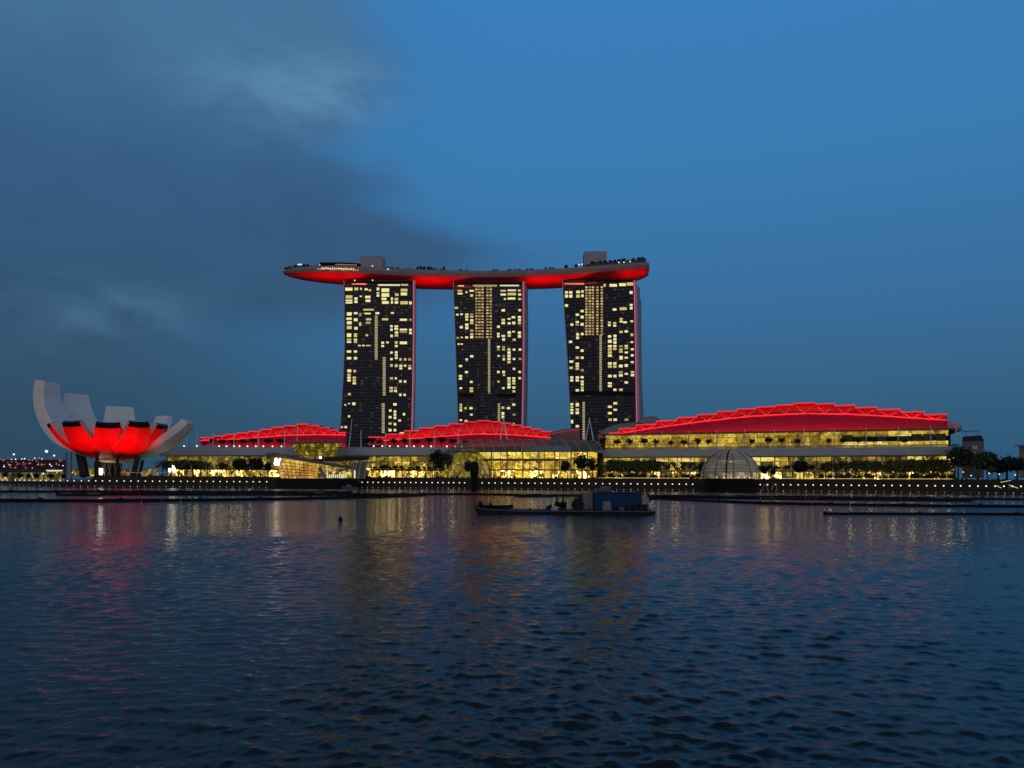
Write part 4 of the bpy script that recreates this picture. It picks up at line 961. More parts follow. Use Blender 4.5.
# ------------------------------------------------------------------ dark pillar at the water's edge
pY = 378; q = P(474.3, 489.6, pY); pl = thing('edge_pillar', 'tall black round topped pillar rising out of the water before the middle wing', 'pillar', (q.x, pY, -1))
k_ = pY / F; zt = P(474.5, 461.5, pY).z
b = MB(); b.lathe([(2.3 * k_, -1), (2.5 * k_, 1.5), (3.3 * k_, 4.5), (4.2 * k_, 8.2), (4.4 * k_, zt - 3), (4.0 * k_, zt - 1.2), (2.8 * k_, zt - .3), (.4, zt)], (q.x, pY, 0), 18); b.build('shaft', black, pl, smooth=True)
b = MB(); b.lathe([(3.4 * k_, .3), (3.6 * k_, .9), (3.0 * k_, 1.0)], (q.x, pY, 0), 18); b.build('fender', black, pl)

# ------------------------------------------------------------------ masts
def mast(px, y0, y1, Y, label, px1=None, r=.26):
    b = MB(); p1 = P(px if px1 is None else px1, y1, Y); b.tube(P(px, y0, Y), p1, r, 6, r * .7)
    b.tube(P(px, y0, Y) - Vector((0, 0, .02)), P(px, y0, Y) + Vector((0, 0, .5)), r * 2, 6)
    tag(b.build('roof_mast', white_steel), label, 'mast', 'white masts along the mall roofs')
mnames = ['slim white mast nearest the museum, left of the red roofs', 'white mast at the left tip of the left red roof', 'second white mast crossing the left red roof', 'third white mast crossing the left red roof',
          'white mast just left of the lantern restaurant', 'tall white mast behind the lantern restaurant, above the roof peak', 'tall leaning white mast at the foot of the left tower']
for (px, y1, y0, px1), lab in zip(((196, 430, 447, 197.3), (213, 429.5, 447, 213.6), (233.8, 429, 447, 234.2), (258, 430, 447, 258.4), (284.4, 430, 447, 284.8), (297.2, 418, 446, 297.6), (349, 419, 447, 352)), mnames):
    mast(px, y0 + .6, y1, frL(0, 4, 0).y, lab, px1)
for k, (px, y1) in enumerate(((361, 430), (385.4, 432.5), (409.8, 431), (434.4, 430), (458.3, 428))):
    mast(px, 447.6, y1, frM(0, 4, 0).y, ORD[k] + ' white mast from the left before the middle red roof', px)
for (px, y1, Y, lab) in ((186.5, 433, 458, 'short thin white mast beside the tip of the right museum petal'),): mast(px, 447.6, y1, Y, lab, px, .18)
for (xa, xb, xt, y0, yt, Y, lab) in ((500.4, 507.4, 503.6, 439.5, 418, 446, 'white A shaped mast before the peak of the middle red roof'), (585.6, 593.6, 589.4, 441, 418.6, 436, 'white A shaped mast at the foot of the right tower')):
    th_ = thing('a_frame_mast', lab, 'mast', P((xa + xb) / 2, y0, Y))
    for x in (xa, xb):
        b = MB(); b.tube(P(x, y0, Y), P(xt, yt, Y), .34, 6, .26); b.build('leg', white_steel, th_)
    b = MB(); b.tube(P(xt - .3, yt, Y), P(xt + .3, yt - .8, Y), .4, 6); b.build('tip', white_steel, th_)

# ------------------------------------------------------------------ lamps
bm = MB(); bm.lathe([(.16, 0), (.12, .1), (.10, .42)], (0, 0, 0), 6, 0); bm.ball((0, 0, .74), .28, 8, 5, 1)
lp0 = bm.build('quay_lamp', [dark_steel, lamp_white]); tag(lp0, 'small round white lamp in the even row along the top of the quay', 'lamp', 'round lamps along the top of the quay')
bm = MB(); bm.box(-.2, .2, 0, .15, -.12, .12, 0); bm.ball((0, -.12, 0), .24, 6, 4, 1)
wl0 = bm.build('quay_wall_light', [dark_steel, lamp_dim]); tag(wl0, 'tiny dim light low on the quay wall just above the water', 'lamp', 'dim lights low on the quay wall')
pxl = [2, 6.5, 10.5, 14.8, 19.3, 23.8, 28.6, 34, 39.8, 46]
x = 52.5
while x < 272: pxl.append(x); x += 7.1 if x < 180 else 6.6
x = 362
while x < 700: pxl.append(x); x += 5.4 if x < 470 else (6.6 if x < 560 else 6.95)
x = 760.5
while x < 1040: pxl.append(x); x += 7.6 if x < 860 else 8.6
first = [True, True]
for x in pxl:
    if 469 < x < 480: continue
    Y = shoreY(x); xx = (x - 512) * Y / F
    o = lp0 if first[0] else lp0.copy()
    if not first[0]: COL.objects.link(o)
    first[0] = False; o.location = (xx + random.uniform(-.15, .15), Y + .5, 2.52)
    o = wl0 if first[1] else wl0.copy()
    if not first[1]: COL.objects.link(o)
    first[1] = False; o.location = (xx, Y - .12, .55); s_ = random.uniform(.6, 1.15); o.scale = (s_, 1, s_)
bm = MB(); bm.lathe([(.14, -.3), (.12, .1)], (0, 0, 0), 6, 0); bm.ball((0, 0, .4), .46, 8, 5, 1)
el0 = bm.build('eave_lamp', [dark_steel, lamp_white]); tag(el0, 'round white lamp on the grey eave below the red mall roofs', 'lamp', 'round lamps along the grey eaves')
ff = True
for (frx, zz, xs) in ((frL, zetL, (184, 197, 219, 226.5, 234, 239.5, 247.5, 255.8, 263.3, 272.5, 281.4)), (frM, zetM, (373.7, 382.3, 389.7, 398, 406.7, 414, 422.5, 431, 446.8, 455, 462))):
    for x in xs:
        o = el0 if ff else el0.copy()
        if not ff: COL.objects.link(o)
        ff = False; q = frx(frx.s(x, 3.4), 3.4, zz + .3); o.location = q
# lamp posts
def lamp_post(px, ytop, Y, zb, label, m, r=.35, arm=False):
    th_ = thing('street_lamp', label, 'street lamp', (P(px, 480, Y).x, Y, zb)); t = P(px, ytop, Y)
    b = MB(); b.tube((t.x, Y, zb), t, .16, 6, .08); b.build('post', dark_steel, th_)
    b = MB(); b.ball(t + Vector((0, -.1, .2)), r, 7, 5); b.build('lamp_head', m, th_)
lamp_post(14, 454.6, 720, 2.4, 'tall street lamp far left, standing alone above the grandstand', lamp_cool, .8)
lamp_post(46.6, 451.6, 720, 2.4, 'tallest and brightest cool white street lamp left of the museum', lamp_cool, 1.25)
lamp_post(54.2, 455.8, 720, 2.4, 'street lamp closest to the museum, right of the brightest one', lamp_cool, .8)
for k, (px, y) in enumerate(((971, 476), (978.6, 474.2), (989, 473.8), (999, 474.6), (1015, 475.4))):
    lamp_post(px, y, shoreY(px) + 30, TZ, ORD[k] + ' small street lamp from the left among the dark trees at the right end', lamp_white, .26)
for k, (px, y) in enumerate(((57, 473), (72.6, 473), (43.5, 474), (128, 474), (142, 474), (158, 474))):
    lamp_post(px, y, 417 if px > 55 else 440, 2.4 if px < 60 else TZ, ['slim promenade lamp just left of the museum pylon', 'slim promenade lamp right beside the museum pylon', 'bright slim promenade lamp further left of the museum', 'promenade lamp under the right half of the museum bowl', 'promenade lamp behind the thick museum leg', 'promenade lamp below the right museum petal'][k], lamp_amber if k != 2 else lamp_white, .42)
# lit step edges
for (p0, p1, lab) in ((252, 275, 'short bright step light left of the crystal pavilion'), (364, 412, 'warm step light line before the middle mall wing'), (604, 700, 'warm step light line left of the glass dome'), (792, 884, 'warm step light line right of the glass dome'), (885, 982, 'warm step light line at the right end of the promenade')):
    b = MB(); n = 6
    q = [((p0 + (p1 - p0) * k / n)) for k in range(n + 1)]
    b.path([Vector(((x - 512) * shoreY(x) / F, shoreY(x) + 21.2, TZ + .25)) for x in q], .09, 4)
    for x in q: b.tube(Vector(((x - 512) * shoreY(x) / F, shoreY(x) + 21.2, TZ - .1)), Vector(((x - 512) * shoreY(x) / F, shoreY(x) + 21.2, TZ + .2)), .06, 4)
    tag(b.build('step_light', step_light), lab, 'light strip')

# ------------------------------------------------------------------ plants
def leaf_quad(b, c, s, m=0):
    a = Vector(rng.normal(size=3)).normalized(); u = a.orthogonal().normalized(); v = a.cross(u); t = random.random() * 6.28
    u, v = u * math.cos(t) + v * math.sin(t), v * math.cos(t) - u * math.sin(t)
    b.face([c - u * s, c - v * s * .6, c + u * s, c + v * s * .6], m)
def broadleaf(name, H, rx, rz, zc, clumps, leaves, ls, mats, crad, seed, base_name='promenade_tree'):
    random.seed(seed)
    root = thing(base_name, 'tree', 'tree', (0, 0, 0))
    b = MB(); cz = H * zc
    b.path([(0, 0, 0), (.05 * H * .2, 0, H * .25), (0, .02 * H, cz)], [.035 * H, .026 * H, .014 * H], 7)
    cs = []
    for k in range(clumps):
        while True:
            p = Vector((random.uniform(-1, 1), random.uniform(-1, 1), random.uniform(-1, 1)))
            if .25 < p.length < 1: break
        c = Vector((p.x * rx * .75, p.y * rx * .75, cz + p.z * rz * .75)); cs.append(c)
        if k % 2 == 0: b.path([(0, 0, H * .3), c * .5 + Vector((0, 0, cz * .35)), c], [.015 * H, .01 * H, .004 * H], 5)
    b.build('trunk', bark, root)
    b = MB()
    for c in cs:
        rr = crad * random.uniform(.7, 1.25)
        for _ in range(leaves):
            p = Vector(rng.normal(size=3)) * rr * .5; p.z *= .75
            leaf_quad(b, c + p, ls * random.uniform(.6, 1.4), 0 if random.random() < .6 else 1)
    b.build('crown', mats, root); return root
def palm(H, seed):
    random.seed(seed); root = thing('palm_tree', 'palm', 'palm tree', (0, 0, 0))
    b = MB(); b.path([(0, 0, 0), (.15, .05, H * .4), (.05, 0, H * .8)], [.28, .2, .16], 7); b.build('trunk', bark, root)
    b = MB()
    for k in range(17):
        a = 2 * math.pi * k / 17 + random.uniform(-.15, .15); up = random.uniform(-.1, .9); L = H * random.uniform(.30, .40); pts = []
        for t in np.linspace(0, 1, 6):
            pts.append(Vector((.05 + math.cos(a) * L * t * .95, math.sin(a) * L * t * .95, H * .8 + L * (up * t - .95 * t * t))))
        side = Vector((-math.sin(a), math.cos(a), 0))
        for p, q in zip(pts[:-1], pts[1:]):
            w = L * .10
            for sgn in (-1, 1):
                b.face([p, q, q + side * sgn * w - Vector((0, 0, w * .9)), p + side * sgn * w - Vector((0, 0, w * .9))], 0 if sgn > 0 else 1)
    b.build('crown', [leaf_dark, leaf_mid], root); return root
def place(proto, px, Y, zb, ytop, label, group=None, wide=1.0, H=10.0):
    h = P(px, ytop, Y).z - zb; s = h / H
    o = dup(proto, (P(px, 481, Y).x, Y, zb), random.uniform(0, 6.28), (s * wide, s * wide, s), label, group); return o
treeA = broadleaf('a', 10, 3.6, 2.6, .70, 26, 44, .42, [leaf_dark, leaf_mid], 1.5, 1)
treeB = broadleaf('b', 10, 3.0, 3.2, .64, 24, 44, .42, [leaf_sil, leaf_dark], 1.5, 2)
treeC = broadleaf('c', 10, 4.4, 2.0, .76, 26, 44, .40, [leaf_mid, leaf_dark], 1.4, 3)
treeG = broadleaf('g', 10, 4.2, 3.8, .60, 30, 46, .46, [leaf_mid, leaf_dark], 1.7, 33)
umbr = broadleaf('d', 10, 6.4, 2.8, .64, 34, 60, .55, [leaf_sil, leaf_sil], 1.8, 4)
lowt = broadleaf('e', 10, 4.2, 2.8, .68, 14, 20, .75, [leaf_sil, leaf_dark], 1.9, 5, 'terrace_tree')
shrub = broadleaf('f', 10, 7.5, 4.0, .50, 22, 26, .9, [leaf_sil, leaf_dark], 2.6, 6, 'shrub'); shrub['category'] = 'shrub'
palmA = palm(10, 8)
protos = [treeA, treeB, treeC, treeG, umbr, lowt, shrub, palmA]
TERR = {}
# terrace trees
zz = zetL + .05
for k, (px, yt) in enumerate(((205, 441), (213.5, 437.6), (222, 438.5), (232, 439), (242.5, 438.6), (253.5, 437.4), (268, 437.8), (280, 438))):
    q = frL(frL.s(px, 9), 9, zz); place(lowt, px, q.y, zz, yt, ORD[k] + ' dark little tree from the left before the left red roof', 'small trees on the mall terraces', 1.05)
zz = zetM + .05
for k, (px, yt) in enumerate(((366, 438), (372, 437), (380, 438.5), (393, 438), (404, 437.5), (416, 438.6), (428.5, 436.5), (441, 436.4), (452.5, 438.4), (464.5, 440))):
    q = frM(frM.s(px, 9), 9, zz); place(lowt, px, q.y, zz, yt, ORD[k] + ' dark little tree from the left before the middle red roof', 'small trees on the mall terraces', 1.0)
zz = zet + .1
TP = [(603, 437.5), (617, 438.6), (629, 438), (643.5, 437.4), (655, 438.4), (671, 440), (683.5, 439), (697.5, 437.6), (709, 438.6), (751, 438.2), (768, 436.4), (782, 437), (797, 438), (828, 437.4), (843, 437.2), (857.5, 437.4), (874, 436.6), (905, 438)]
for k, (px, yt) in enumerate(TP):
    q = rwf(rwf.s(px, 5), 5, zz); place(lowt, px, q.y, zz, yt, ORD[k] + ' small tree from the left on the terrace above the long grey eave', 'small trees on the mall terraces', .78)
# promenade planting
def prow(kind, lst, lab, grp, dY=30, wide=1.0, zb=TZ):
    for k, (px, yt) in enumerate(lst):
        place(kind, px, shoreY(px) + dY, zb, yt, lab % ORD[k] if '%s' in lab else lab, grp, wide * random.uniform(.92, 1.1))
G = 'trees along the promenade'
prow(palmA, [(163, 459), (171, 458), (178.5, 457.4), (186, 458), (193.5, 457.2), (200, 458.4), (207, 460)], '%s palm from the left in the palm row right of the museum', 'palms along the promenade', 28, 1.5)
for px, yt, kind, w, lab, dy in ((167, 458.6, treeA, 1.0, 'leafy dark tree behind the left end of the palm row', 34), (182, 458.4, treeA, 1.1, 'leafy dark tree behind the middle of the palm row', 34), (196, 459, treeA, 1.05, 'leafy dark tree behind the right end of the palm row', 34), (222, 461, treeA, .9, 'low leafy tree between the palm row and the two big dark trees', 30),
                             (240, 457.2, umbr, .62, 'left one of two big dark trees before the left mall wing', 24), (256, 456.2, umbr, .62, 'right one of two big dark trees before the left mall wing', 24), (268, 460, treeB, .7, 'slim dark tree against the left edge of the crystal pavilion', 26),
                             (437, 446.6, treeB, .78, 'tallest tree before the middle wing, its crown above the grey eave', 22), (448, 451, treeA, .75, 'lower tree leaning right beside the tallest tree of the middle wing', 22), (468, 459.6, umbr, .36, 'dark small tree just left of the black water pillar', 20),
                             (582, 452.6, treeB, 1.15, 'big dark tree at the right end of the glass atrium', 18), (592, 456, treeB, .75, 'dark tree between the glass atrium and the right wing', 22), (565, 459, umbr, .42, 'spreading dark tree left of the big one before the glass atrium', 18),
                             (601, 459, palmA, 1.0, 'single palm at the left end of the right wing', 20), (764, 465, treeB, 1.0, 'dark low tree touching the right side of the glass dome', 20), (703, 460, treeB, .95, 'dark tree touching the left side of the glass dome', 24),
                             (773.5, 467, treeB, .9, 'low dark tree a little right of the glass dome', 22), (800, 458.6, umbr, .72, 'round black umbrella shaped tree right of the glass dome', 18)):
    place(kind, px, shoreY(px) + dy, TZ, yt, lab, G, w)
prow(treeG, [(612, 458.6), (621, 459), (629, 459.6), (637, 459), (645, 459.4), (653, 458.6)], '%s green tree from the left in the row left of the dome', G, 27, 1.0)
prow(palmA, [(661, 458), (672, 458.6), (684, 459.6), (693, 459)], '%s palm from the left in the group left of the dome', 'palms along the promenade', 24, 1.05)
prow(treeA, [(826, 460.5), (836, 459.6), (846, 459), (856, 458.4), (866, 458.6), (876, 459.6)], '%s dark tree from the left in the row before the right wing centre', G, 24, 1.0)
prow(treeG, [(890, 459.4), (900, 458.6), (911, 458), (922, 458.4), (933, 458), (943, 458.6)], '%s leafy tree from the left in the row below the right end of the wing', G, 26, 1.05)
for px, yt, kind, w, lab, dy, z_ in ((958, 443, treeB, .9, 'tallest dark tree at the right end of the convention hall', 18, TZ), (966, 446, treeB, .95, 'second dark tall tree beside the tallest one at the hall corner', 24, TZ), (978, 452, treeA, 1.15, 'broad dark tree before the small grey building', 24, TZ), (987, 450, umbr, .62, 'flat topped dark tree right of the small grey building', 28, TZ),
                                   (998, 462, treeB, 1.5, 'low dark tree in the dip right of the grey building', 26, TZ), (1007, 454, treeB, 1.4, 'large dark tree near the right border of the picture', 30, TZ), (1017, 455.5, treeB, 1.45, 'dark tree beside the large one at the right border', 24, TZ), (1026, 457, treeB, 1.4, 'dark tree cut by the right border of the picture', 30, TZ), (992, 466, treeC, .9, 'small leafy tree under the flat topped dark tree', 20, TZ)):
    place(kind, px, shoreY(px) + dy, z_, yt, lab, G, w)
prow(treeB, [(6, 471.5), (13, 472.2), (20, 471.8), (28, 472.4), (36, 472), (50, 472.2), (63, 472.4)], '%s low bushy tree from the left on the quay left of the museum', G, 26, 1.0, 2.4)
# low planting on top of the steps
HS = []
x = 78
while x < 1010:
    if not (272 < x < 366 or 696 < x < 762): HS.append(x)
    x += 5.2
for k, x in enumerate(HS):
    place(shrub, x + random.uniform(-1, 1), shoreY(x) + 20.6, TZ - 1.4 if random.random() < .4 else TZ - .4, 476.9 + random.uniform(-1.4, 1.0) + (x - 512) * .004, 'dark low shrub in the planted strip on top of the quay steps', 'low shrubs on top of the quay steps', .8)
# gallery planting along the upper floor edges of the wings
for frx, xs, nm in ((frL, np.arange(164, 262, 6.5), 'left'), (frM, np.arange(364, 466, 5.5), 'middle'), (rwf, np.arange(600, 952, 8.5), 'right')):
    for x in xs:
        if 705 < x < 755: continue
        x = x + random.uniform(-1.5, 1.5); d = 4.2; q = frx(frx.s(x, d), d, TZ + 4.8); h = random.uniform(1.5, 3.4) / 10
        dup(shrub, q, random.uniform(0, 6), (h * 1.0, h * 1.0, h), 'dark potted shrub on the upper gallery of the %s mall wing' % nm, 'shrubs on the %s gallery' % nm)
for k, x in enumerate(list(np.arange(604, 700, 5.2)) + list(np.arange(822, 952, 6.4))):
    x = x + random.uniform(-1.6, 1.6); Yq = shoreY(x) + 25; h = random.uniform(1.7, 3.6) / 10
    o = dup(shrub, (dxy(x, 470)[0] * Yq / F, Yq, TZ - .1), random.uniform(0, 6), (h * .8, h * .8, h), 'dark bushy shrub under the trees before the right mall wing', 'shrubs under the trees of the right wing')
# sky garden
for k, (px, yt, w) in enumerate(((416.5, 266, 1), (419.5, 265.4, 1), (423, 266, 1), (427.5, 265.8, 1.1), (430.5, 266.4, 1), (442.6, 266, .8), (544.5, 266.6, 1), (549, 266.4, 1.1), (552, 266.8, 1), (565, 264.2, 1), (575, 263.6, 1))):
    Y = sky_Y(px) - 13; o = place(treeB, px, Y, top_z(px) - .5, yt, ['leftmost dark tree in the clump on the sky deck between left and middle tower', 'second dark tree in the sky deck clump right of the left tower', 'middle dark tree in the sky deck clump right of the left tower', 'fourth dark tree in the sky deck clump right of the left tower', 'last dark tree in the sky deck clump right of the left tower', 'lone small tree on the sky deck before the middle tower', 'left tree of three on the sky deck between middle and right tower', 'middle tree of three on the sky deck between middle and right tower', 'right tree of three on the sky deck between middle and right tower', 'lone tree on the sky deck over the left corner of the right tower', 'tree on the sky deck just left of the right plant room'][k], 'trees on the sky deck', .85 * w)
    o.name = 'roof_garden_tree'
random.seed(5)
for px in list(np.arange(288, 318, 3.4)) + list(np.arange(386, 414, 3.2)) + list(np.arange(433, 452, 4.5)) + list(np.arange(456, 541, 4.2)) + list(np.arange(586, 644, 4.6)):
    px = px + random.uniform(-1, 1); Y = sky_Y(px) - min(13, hw(px) - 2); h = random.uniform(1.6, 3.4) / 10
    up = 0 if px < 586 else 4.0
    o = dup(shrub, sky_pt(px, -min(12, hw(px) - 2) if not up else -8, top_z(px) - .1 + up), random.uniform(0, 6), (h * .9, h * .9, h), 'low dark plant in the long planting along the sky deck rim' if not up else 'low dark plant on the roof of the sky deck restaurant', 'plants along the sky deck rim' if not up else 'plants on the sky deck restaurant'); o.name = 'roof_garden_shrub'
# warm lamp posts added only to light the front of the trees
pk = 0
for px in (172, 190, 232, 250, 378, 400, 422, 452, 612, 632, 652, 676, 830, 850, 870, 893, 912, 931, 949, 963):
    Yl = shoreY(px) + 19.5; base_ = Vector((dxy(px, 470)[0] * Yl / F, Yl, TZ - .3))
    th_ = thing('tree_fill_lamp', 'slim warm lamp post added to light the promenade trees', 'street lamp', base_, 'added warm lamp posts lighting the promenade trees')
    b = MB(); b.tube(base_, base_ + Vector((0, 0, 3.4)), .07, 5); b.build('post', dark_steel, th_)
    b = MB(); b.ball(base_ + Vector((0, 0, 3.55)), .2, 7, 5); b.build('lamp_head', lamp_amber, th_)
    l = bpy.data.lights.new('tree_fill_light', 'POINT'); l.energy = 120; l.color = (1, .78, .36); l.shadow_soft_size = .45
    o = bpy.data.objects.new('tree_fill_light', l); COL.objects.link(o); o.parent = th_; o.location = (0, -.5, 3.6)
for p in protos:
    for ch in list(p.children): bpy.data.objects.remove(ch)
    bpy.data.objects.remove(p)

# ------------------------------------------------------------------ far left: grandstand, crane-like pylon; far right: buildings
gs = thing('grandstand', 'far long grandstand of reddish seats dotted with lights, left of the museum', 'grandstand', P(25, 475, 800))
b = MB()
for k in range(8):
    y = 470 - k * 1.5; b.hexa([P(-60, 473, 800 + k * 4), P(66, 473, 790 + k * 4), P(66, 473, 794 + k * 4), P(-60, 473, 804 + k * 4), P(-60, y, 800 + k * 4), P(66, y + .4, 790 + k * 4), P(66, y + .4, 794 + k * 4), P(-60, y, 804 + k * 4)])
b.build('tier', mat('red_seats', (.055, .03, .045), .7, var=.6, vscale=.25, spec=.1), gs)
b = MB(); b.hexa([P(-60, 474, 792), P(66, 474, 784), P(66, 474, 788), P(-60, 474, 796), P(-60, 469, 792), P(66, 469, 784), P(66, 469, 788), P(-60, 469, 796)]); b.build('front_wall', mat('stand_wall', (.03, .03, .035), .7), gs)
random.seed(21)
for k in range(60):
    b = MB(); x = random.uniform(0, 64); y = random.uniform(457.5, 468.5); b.ball(P(x, y, 788 + (470 - y) * 2.2), random.uniform(.35, .75), 5, 4)
    b.build('stand_light', random.choice([lamp_red, lamp_red, lamp_cool, lamp_amber]), gs)
b = MB(); b.box(P(46, 470, 700).x, P(59, 470, 700).x, 700, 706, P(50, 471, 700).z, P(50, 469.9, 700).z)
b.box(P(47, 470, 700).x, P(57, 470, 700).x, 700.5, 706, 2.4, P(50, 471, 700).z); tag(b.build('lit_kiosk', [mat('kiosk_light', (.5, .4, .3), .5, var=.3, emit=(.95, .8, .55), es=.75)]), 'low kiosk with a pale lit roof edge between grandstand and museum', 'kiosk')
rp = thing('red_lit_pylon', 'red lit open lattice pylon against the left flank of the lotus museum', 'pylon', (P(69, 480, 440).x, 440, 2.4))
for x in (66.2, 71.4):
    b = MB(); b.tube((P(x, 480, 440).x, 440, 2.4), P(x, 452.5, 440), .34, 6); b.build('post', red_glow_metal, rp)
b = MB()
for k in range(5): b.tube(P(66.2, 474 - k * 4.6, 440), P(71.4, 470 - k * 4.0, 440), .16, 5)
b.build('brace', red_glow_metal, rp)
bd = thing('kiosk_row', 'long low dark pavilion with warm bays on the quay left of the museum', 'pavilion', P(30, 482, 470))
b = MB(); b.hexa([P(-20, 481, 640), P(62, 481, 462), P(64, 481, 470), P(-20, 481, 650), P(-20, 473, 640), P(62, 472.4, 462), P(64, 472.4, 470), P(-20, 473, 650)]); b.build('wall', shop_dim, bd)
b = MB(); b.hexa([P(-20, 473, 636), P(63, 472.4, 458), P(66, 472.4, 472), P(-20, 473, 652), P(-20, 472, 636), P(63, 471.4, 458), P(66, 471.4, 472), P(-20, 472, 652)]); b.build('roof', dark_steel, bd)
b = MB(); q = P(11, 480, 452); b.lathe([(1.6, 0), (1.7, 4.2), (1.9, 4.3)], (q.x, 452, 2.4), 14); ks = tag(b.build('round_kiosk', mat('rosy_column', (.35, .22, .18), .6)), 'pale round column kiosk at the far left of the quay', 'kiosk')
b = MB(); b.ball((q.x - 1.7, 449.5, 4.4), .75, 8, 5); tag(b.build('globe_light', lamp_amber), 'warm glowing globe light beside the round kiosk at far left', 'lamp')
# lit white banner right of museum
b = MB(); a = P(168.5, 468.5, 434); b.box(a.x, P(175, 468, 434).x, 434, 434.5, P(170, 472, 434).z, P(170, 464.5, 434).z); b.box(a.x + 1.5, a.x + 1.9, 434.1, 434.4, TZ - .1, P(170, 472, 434).z)
tag(b.build('lit_billboard', [sign_white]), 'small white glowing billboard just right of the lotus museum', 'billboard')
# small building beyond hall
fb = thing('corner_building', 'small grey building with a thin antenna rail behind the dark trees at right', 'building', P(976, 480, 352))
b = MB(); b.hexa([P(962, 478, 352), P(983, 478, 352), P(984, 478, 372), P(962, 478, 372), P(962, 440, 352), P(983, 440, 352), P(984, 440, 372), P(962, 440, 372)]); b.build('wall', far_wall, fb)
b = MB(); b.hexa([P(962, 440, 351), P(984, 440, 351), P(984, 440, 372), P(962, 440, 372), P(963, 436.5, 353), P(981, 435.4, 353), P(981, 435.4, 372), P(963, 436.5, 372)]); b.build('roof', dark_steel, fb)
b = MB(); b.tube(P(962, 431.5, 354), P(980, 430.9, 354), .15, 5); b.tube(P(966, 437, 354), P(966, 431.4, 354), .1, 5); b.tube(P(978, 437, 354), P(978, 431, 354), .1, 5); b.build('antenna_rail', dark_steel, fb)
for (x, y) in ((973, 446), (975.6, 446), (974, 452)):
    b = MB(); b.hexa([P(x, y + 3, 351.8), P(x + 1.5, y + 3, 351.8), P(x + 1.5, y + 3, 352.1), P(x, y + 3, 352.1), P(x, y, 351.8), P(x + 1.5, y, 351.8), P(x + 1.5, y, 352.1), P(x, y, 352.1)]); b.build('window', mat('dull_window', (.2, .17, .1), .4, emit=(.3, .24, .12), es=.35) if x == 973 else MATS['dull_window'], fb)
fb = thing('far_tower_block', 'grey block with an overhanging roof cut by the right border', 'building', P(1026, 480, 420))
b = MB(); b.hexa([P(1019, 478, 420), P(1050, 478, 420), P(1050, 478, 440), P(1019, 478, 440), P(1019, 446.6, 420), P(1050, 446, 420), P(1050, 446, 440), P(1019, 446.6, 440)]); b.build('wall', mat('sandy_wall', (.17, .14, .11), .7), fb)
b = MB(); b.hexa([P(1014.5, 446.4, 417), P(1052, 446, 417), P(1052, 446, 444), P(1015, 446.4, 444), P(1014.5, 445.4, 417), P(1052, 444.6, 417), P(1052, 444.6, 444), P(1015, 445.4, 444)]); b.build('roof', dark_steel, fb)
# small lit patches of the promenade at far right
for (x, y, w, lab) in ((1001, 481, 10, 'white lit stair edge left of the last street lamp'), (996.5, 488, 7, 'slanting white lit railing by the water at right'), (1009, 487.4, 10, 'longer slanting white lit railing at the right border')):
    Y = shoreY(x) + (12 if y < 485 else 2); b = MB(); b.tube(P(x, y + (1.2 if y < 485 else -2.4), Y), P(x + w, y + (-.6 if y < 485 else 1.2), Y), .13, 5)
    b.tube(P(x, y, Y) - Vector((0, 0, .1)), Vector((P(x, y, Y).x, Y, 2.4)), .06, 4)
    tag(b.build('lit_railing', mat('railing_light', (.7, .65, .5), .5, var=0, emit=(.9, .75, .45), es=.6) if 'railing_light' not in MATS else MATS['railing_light']), lab, 'railing')
for k, (px, w) in enumerate(((765, 5), (774.5, 5))):
    Y = shoreY(px) - 1.5; b = MB(); c = P(px, 490, Y)
    b.path([c + Vector((w * .22 * math.cos(t), 0, 3.4 * math.sin(t) * .8 - .3)) for t in np.linspace(0, math.pi, 9)], .2, 6)
    tag(b.build('mooring_arch', concrete), ('left' if k == 0 else 'right') + ' one of two small pale mooring arches right of the glass dome', 'arch')

# ------------------------------------------------------------------ booms, boats and barge on the water
def boom(pts, label, r=.26):
    b = MB(); w = [on_water(x, y) for x, y in pts]; fine = []
    for p, q in zip(w[:-1], w[1:]):
        n = max(2, int((q - p).length / 3))
        for k in range(n):
            fine.append(p.lerp(q, k / n))
    fine.append(w[-1])
    for k, (p, q) in enumerate(zip(fine[:-1], fine[1:])):
        d = (q - p); b.path([p + d * .02 + Vector((0, 0, r * .45)), p + d * .98 + Vector((0, 0, r * .45))], r * random.uniform(.92, 1.08), 6)
        if k % 4 == 0: b.box(p.x - r * .7, p.x + r * .7, p.y - r * .7, p.y + r * .7, 0, r * 1.9)
    tag(b.build('floating_boom', black), label, 'boom', 'floating booms on the bay')
boom([(-30, 492), (0, 492.3), (120, 492.4), (230, 492.6), (352, 493)], 'farthest thin black boom before the museum and left wing', .46)
boom([(58, 495.2), (180, 495.2), (300, 495.4), (426, 495.6)], 'black boom starting below the museum, second from the far quay', .48)
boom([(-40, 501.2), (0, 501.7), (100, 502), (200, 501.2), (300, 499.6), (380, 497.4), (426, 495.8)], 'nearest long black boom curving across the left half of the bay', .42)
boom([(420, 494.8), (470, 495.0), (520, 495.6), (592, 496.6)], 'thin black boom behind the work barge', .42)
boom([(648, 496.4), (760, 497.2), (900, 498.6), (1040, 500.2)], 'farthest black boom right of the barge', .36)
boom([(650, 497.6), (720, 499), (830, 500.2), (972, 501.6)], 'middle black boom right of the barge, ending short of the border', .36)
boom([(650, 499.2), (700, 501.4), (760, 504), (850, 505.8), (940, 507.0), (1040, 507.6)], 'black boom curving from the barge stern to the right border', .36)
boom([(825, 514.6), (920, 514.8), (1040, 515.2)], 'nearest short black boom low at the right, lying alone', .24)
